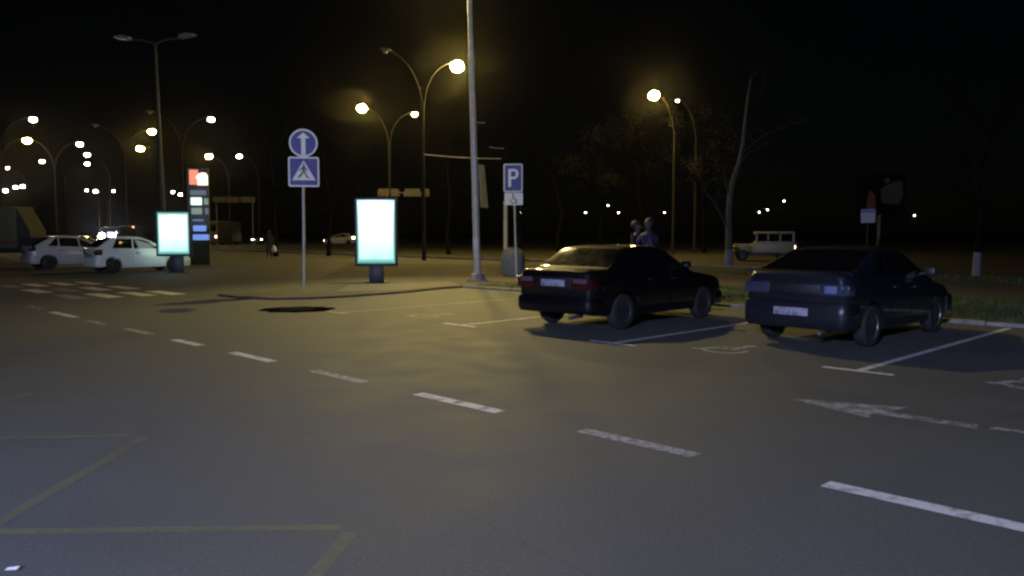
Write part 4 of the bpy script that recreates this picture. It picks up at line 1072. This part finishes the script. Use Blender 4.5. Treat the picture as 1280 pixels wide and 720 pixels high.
# ------------------------------------------------------------------ people
def person(loc, rz, label, top, legs, arms, head_yaw=0, bag=False, scale=1.0, hair='hair', hold=None):
    root=empty('person', loc, rz, label, 'person'); root.scale=(scale,)*3
    V=[]; E=[]; Rr=[]
    def add(p, r, par=None):
        V.append(p); Rr.append(r)
        if par is not None: E.append((par,len(V)-1))
        return len(V)-1
    pel=add((0,0,.95),(.155,.11)); ab=add((0,.0,1.08),(.15,.105),pel); ch=add((0,-.01,1.27),(.175,.115),ab); sh=add((0,0,1.42),(.15,.09),ch)
    nk=add((0,-.01,1.50),(.058,.058),sh); hd0=add((0,-.02,1.57),(.068,.078),nk); hd1=add((0,-.03,1.66),(.082,.098),hd0); add((0,-.02,1.745),(.06,.075),hd1)
    for s in (-1,1):
        st=legs[0 if s<0 else 1]
        h=add((s*.10,0,.88),(.095,.10),pel); k=add((s*.11,-.02+st*.5,.49),(.065,.07),h); a=add((s*.11,st,.10),(.042,.05),k); add((s*.12,st-.13,.045),(.045,.035),a)
        c=add((s*.20,0,1.40),(.065,.065),sh)
        A=arms[0 if s<0 else 1]
        e=add(A[0],(.045,.045),c); w=add(A[1],(.032,.032),e)
        hx=Vector(A[1])+ (Vector(A[1])-Vector(A[0])).normalized()*.07
        hp=add(tuple(hx),(.036,.022),w)
        d=(Vector(A[1])-Vector(A[0])).normalized(); o=d.orthogonal().normalized()
        for f in range(4):
            add(tuple(hx+d*(.075+.012*(1 if f in (1,2) else 0))+o*(f-1.5)*.019),(.008,.008),hp)
        add(tuple(hx+d*.02+o*.05),(.009,.009),hp)
    me=bpy.data.meshes.new('body'); me.from_pydata(V,E,[])
    o=bpy.data.objects.new('body',me); COL.objects.link(o)
    sk=o.modifiers.new('s','SKIN'); sk.use_smooth_shade=True
    for i,v in enumerate(me.skin_vertices[0].data): v.radius=Rr[i]; v.use_root=(i==0)
    ss=o.modifiers.new('ss','SUBSURF'); ss.levels=2; ss.render_levels=2
    bpy.context.view_layer.update()
    m2=bpy.data.meshes.new_from_object(o.evaluated_get(bpy.context.evaluated_depsgraph_get()))
    o.modifiers.clear(); o.data=m2; o.parent=root; m2.name='body'
    m2.materials.clear()
    for m in (top, M['darkcloth'], M['skin'], M['black']): m2.materials.append(m)
    hands=[Vector(a[1]) for a in arms]
    for f in m2.polygons:
        c=f.center
        f.use_smooth=True
        if min((c-h).length for h in hands)<.03 or any((c-Vector(a[1])).dot((Vector(a[1])-Vector(a[0])).normalized())>.01 and (c-Vector(a[1])).length<.22 for a in arms): f.material_index=2
        elif c.z>1.50: f.material_index=2
        elif c.z>.86: f.material_index=0
        elif c.z>.11: f.material_index=1
        else: f.material_index=3
    mb=MB(); mb.ball((0,.025,1.695),(.102,.112,.115),None,14); mb.build('hair', M[hair], root)
    for s in (-1,1):
        mb=MB(); mb.ball((s*.035,-.117,1.675),(.014,.01,.009),None,8); mb.build('eye', M['signblack'], root)
        mb=MB(); mb.ball((s*.088,-.02,1.65),(.014,.025,.035),None,8); mb.build('ear', M['skin'], root)
    mb=MB(); mb.ball((0,-.128,1.645),(.014,.022,.028),None,8); mb.build('nose', M['skin'], root)
    mb=MB(); mb.ball((0,-.115,1.60),(.028,.01,.007),None,8); mb.build('mouth', M['redlens'], root)
    return root
# walker with a white bag on the pavement, far
pw=at(337,52.5)
person(pw, R(15), 'person in dark clothes carrying a white bag, far behind the crossing sign', M['darkcloth'], (.12,-.14), (((-.26,.05,1.12),(-.24,-.05,.86)),((.27,.02,1.12),(.28,-.04,.85))), scale=1.0)
mb=MB(); mb.lathe([(.10,0),(.17,.05),(.19,.2),(.13,.36),(.05,.44),(.02,.5)],14)
tag(mb.build('carrier_bag', M['bag'], loc=pw+Vector((.30,-.02,.36))), 'white carrier bag in the hand of the far person in dark clothes', 'bag')
# two people behind the black sedan
p1=at(810,19.4,PV+.02)
person(p1, R(-50), 'person in a blue jacket with raised arm behind the black sedan', M['bluejacket'], (.05,-.05), (((-.30,-.10,1.20),(-.16,-.34,1.38)),((.30,-.06,1.24),(.34,-.32,1.46))), scale=1.06)
p2=at(795,19.9,PV+.02)
person(p2, R(60), 'person in dark grey next to the one in blue, behind the black sedan', M['greyjacket'], (.05,-.05), (((-.26,.0,1.12),(-.22,-.12,.88)),((.26,.0,1.12),(.22,-.12,.88))), scale=1.03)

# ------------------------------------------------------------------ lights
def lamp(name, kind, loc, power, col, size=.15, tgt=None, cone=150, blend=.5):
    l=bpy.data.lights.new(name, kind); l.energy=power; l.color=col
    l.shadow_soft_size=size
    o=bpy.data.objects.new(name,l); COL.objects.link(o); o.location=loc
    if kind=='SPOT':
        l.spot_size=R(cone); l.spot_blend=blend
        d=(Vector(tgt)-Vector(loc)); o.rotation_euler=d.to_track_quat('-Z','Y').to_euler()
    return o
lamp('mast_floodlight','SPOT', headpos+Vector((0,0,-.22)), 8300, (1.0,.78,.27), .12, (-.2,21.4,0), 98, 1.0)
# added unseen post, stands in for cool light on asphalt, signs and car backs
bk=Vector((-5.6,-10.5,0))
e=empty('street_lamp', bk, 0, 'added unseen lamp post giving cool light from behind the viewpoint', 'street lamp')
mb=MB(); mb.tube([(0,0,0),(0,0,5.5)],[.08,.05],10); mb.build('pole', M['lamppole'], e)
mb=MB(); mb.tube([(0,0,5.4),(.2,.35,5.6),(.4,.8,5.65)],.03,8); mb.build('arm', M['lamppole'], e)
mb=MB(); mb.box((.25,.65,5.62),(.65,1.3,5.72),bev=.035); mb.build('lamp_head', M['darksteel'], e)
lamp('cool_fill','SPOT', bk+Vector((.45,1.0,5.54)), 24000, (.55,.63,1.0), .2, (0,10,0), 165, .4)

# added unseen low lamp behind the viewpoint, makes the violet pool at lower left
bl=Vector((-7.5,-1.5,0))
e=empty('added_blue_lamp', bl, 0, 'added unseen bluish fill lamp behind the viewpoint on the left', 'street lamp')
mb=MB(); mb.tube([(0,0,0),(0,0,3.5)],[.06,.045],10); mb.build('pole', M['lamppole'], e)
mb=MB(); mb.box((-.12,-.12,3.62),(.45,.12,3.70),bev=.03); mb.tube([(0,0,3.45),(0,0,3.64)],.04,8); mb.build('lamp_head', M['darksteel'], e)
lamp('bluish_fill','SPOT', bl+Vector((.3,0,3.56)), 2600, (.33,.40,1.0), .15, (-2.6,4.0,0), 85, 1.0)

# ------------------------------------------------------------------ haze (added, stands in for lens glow)
mb=MB(); mb.box((-440,-80,-1.2),(440,540,16.5))
hz=mb.build('haze', None, smooth=None); tag(hz, 'thin added haze standing in for lens glow round the lamps', 'haze', kind='stuff')
m=bpy.data.materials.new('haze'); m.use_nodes=True; nt=m.node_tree
nt.nodes.remove(nt.nodes['Principled BSDF'])
v=nt.nodes.new('ShaderNodeVolumePrincipled'); v.inputs['Color'].default_value=(.92,.88,.78,1); v.inputs['Density'].default_value=.00012; v.inputs['Anisotropy'].default_value=.97
nt.links.new(v.outputs[0], nt.nodes['Material Output'].inputs['Volume']); hz.data.materials.append(m)

# ------------------------------------------------------------------ world, camera, render
w=bpy.data.worlds.new('World'); sc.world=w; w.use_nodes=True
bg=w.node_tree.nodes['Background']
sky=w.node_tree.nodes.new('ShaderNodeTexSky'); sky.sky_type='NISHITA'; sky.sun_disc=False; sky.sun_elevation=R(20); sky.sun_rotation=R(180)
w.node_tree.links.new(sky.outputs[0], bg.inputs['Color']); bg.inputs['Strength'].default_value=0.0002
cam=bpy.data.cameras.new('camera'); co=bpy.data.objects.new('camera',cam); COL.objects.link(co); sc.camera=co
co.location=(0,0,CH); co.rotation_euler=(math.pi/2-PITCH,0,0)
cam.sensor_width=36; cam.lens=36*F/1280; cam.clip_end=3000; cam.clip_start=.05
sc.view_settings.view_transform='Standard'; sc.view_settings.look='None'; sc.view_settings.exposure=0; sc.view_settings.gamma=1
sc.cycles.use_denoising=True
sc.cycles.volume_bounces=0; sc.cycles.max_bounces=5; sc.cycles.diffuse_bounces=2; sc.cycles.glossy_bounces=3; sc.cycles.transparent_max_bounces=8
sc.cycles.sample_clamp_indirect=6
sc.cycles.use_light_tree=True
sc.cycles.filter_width=2.5
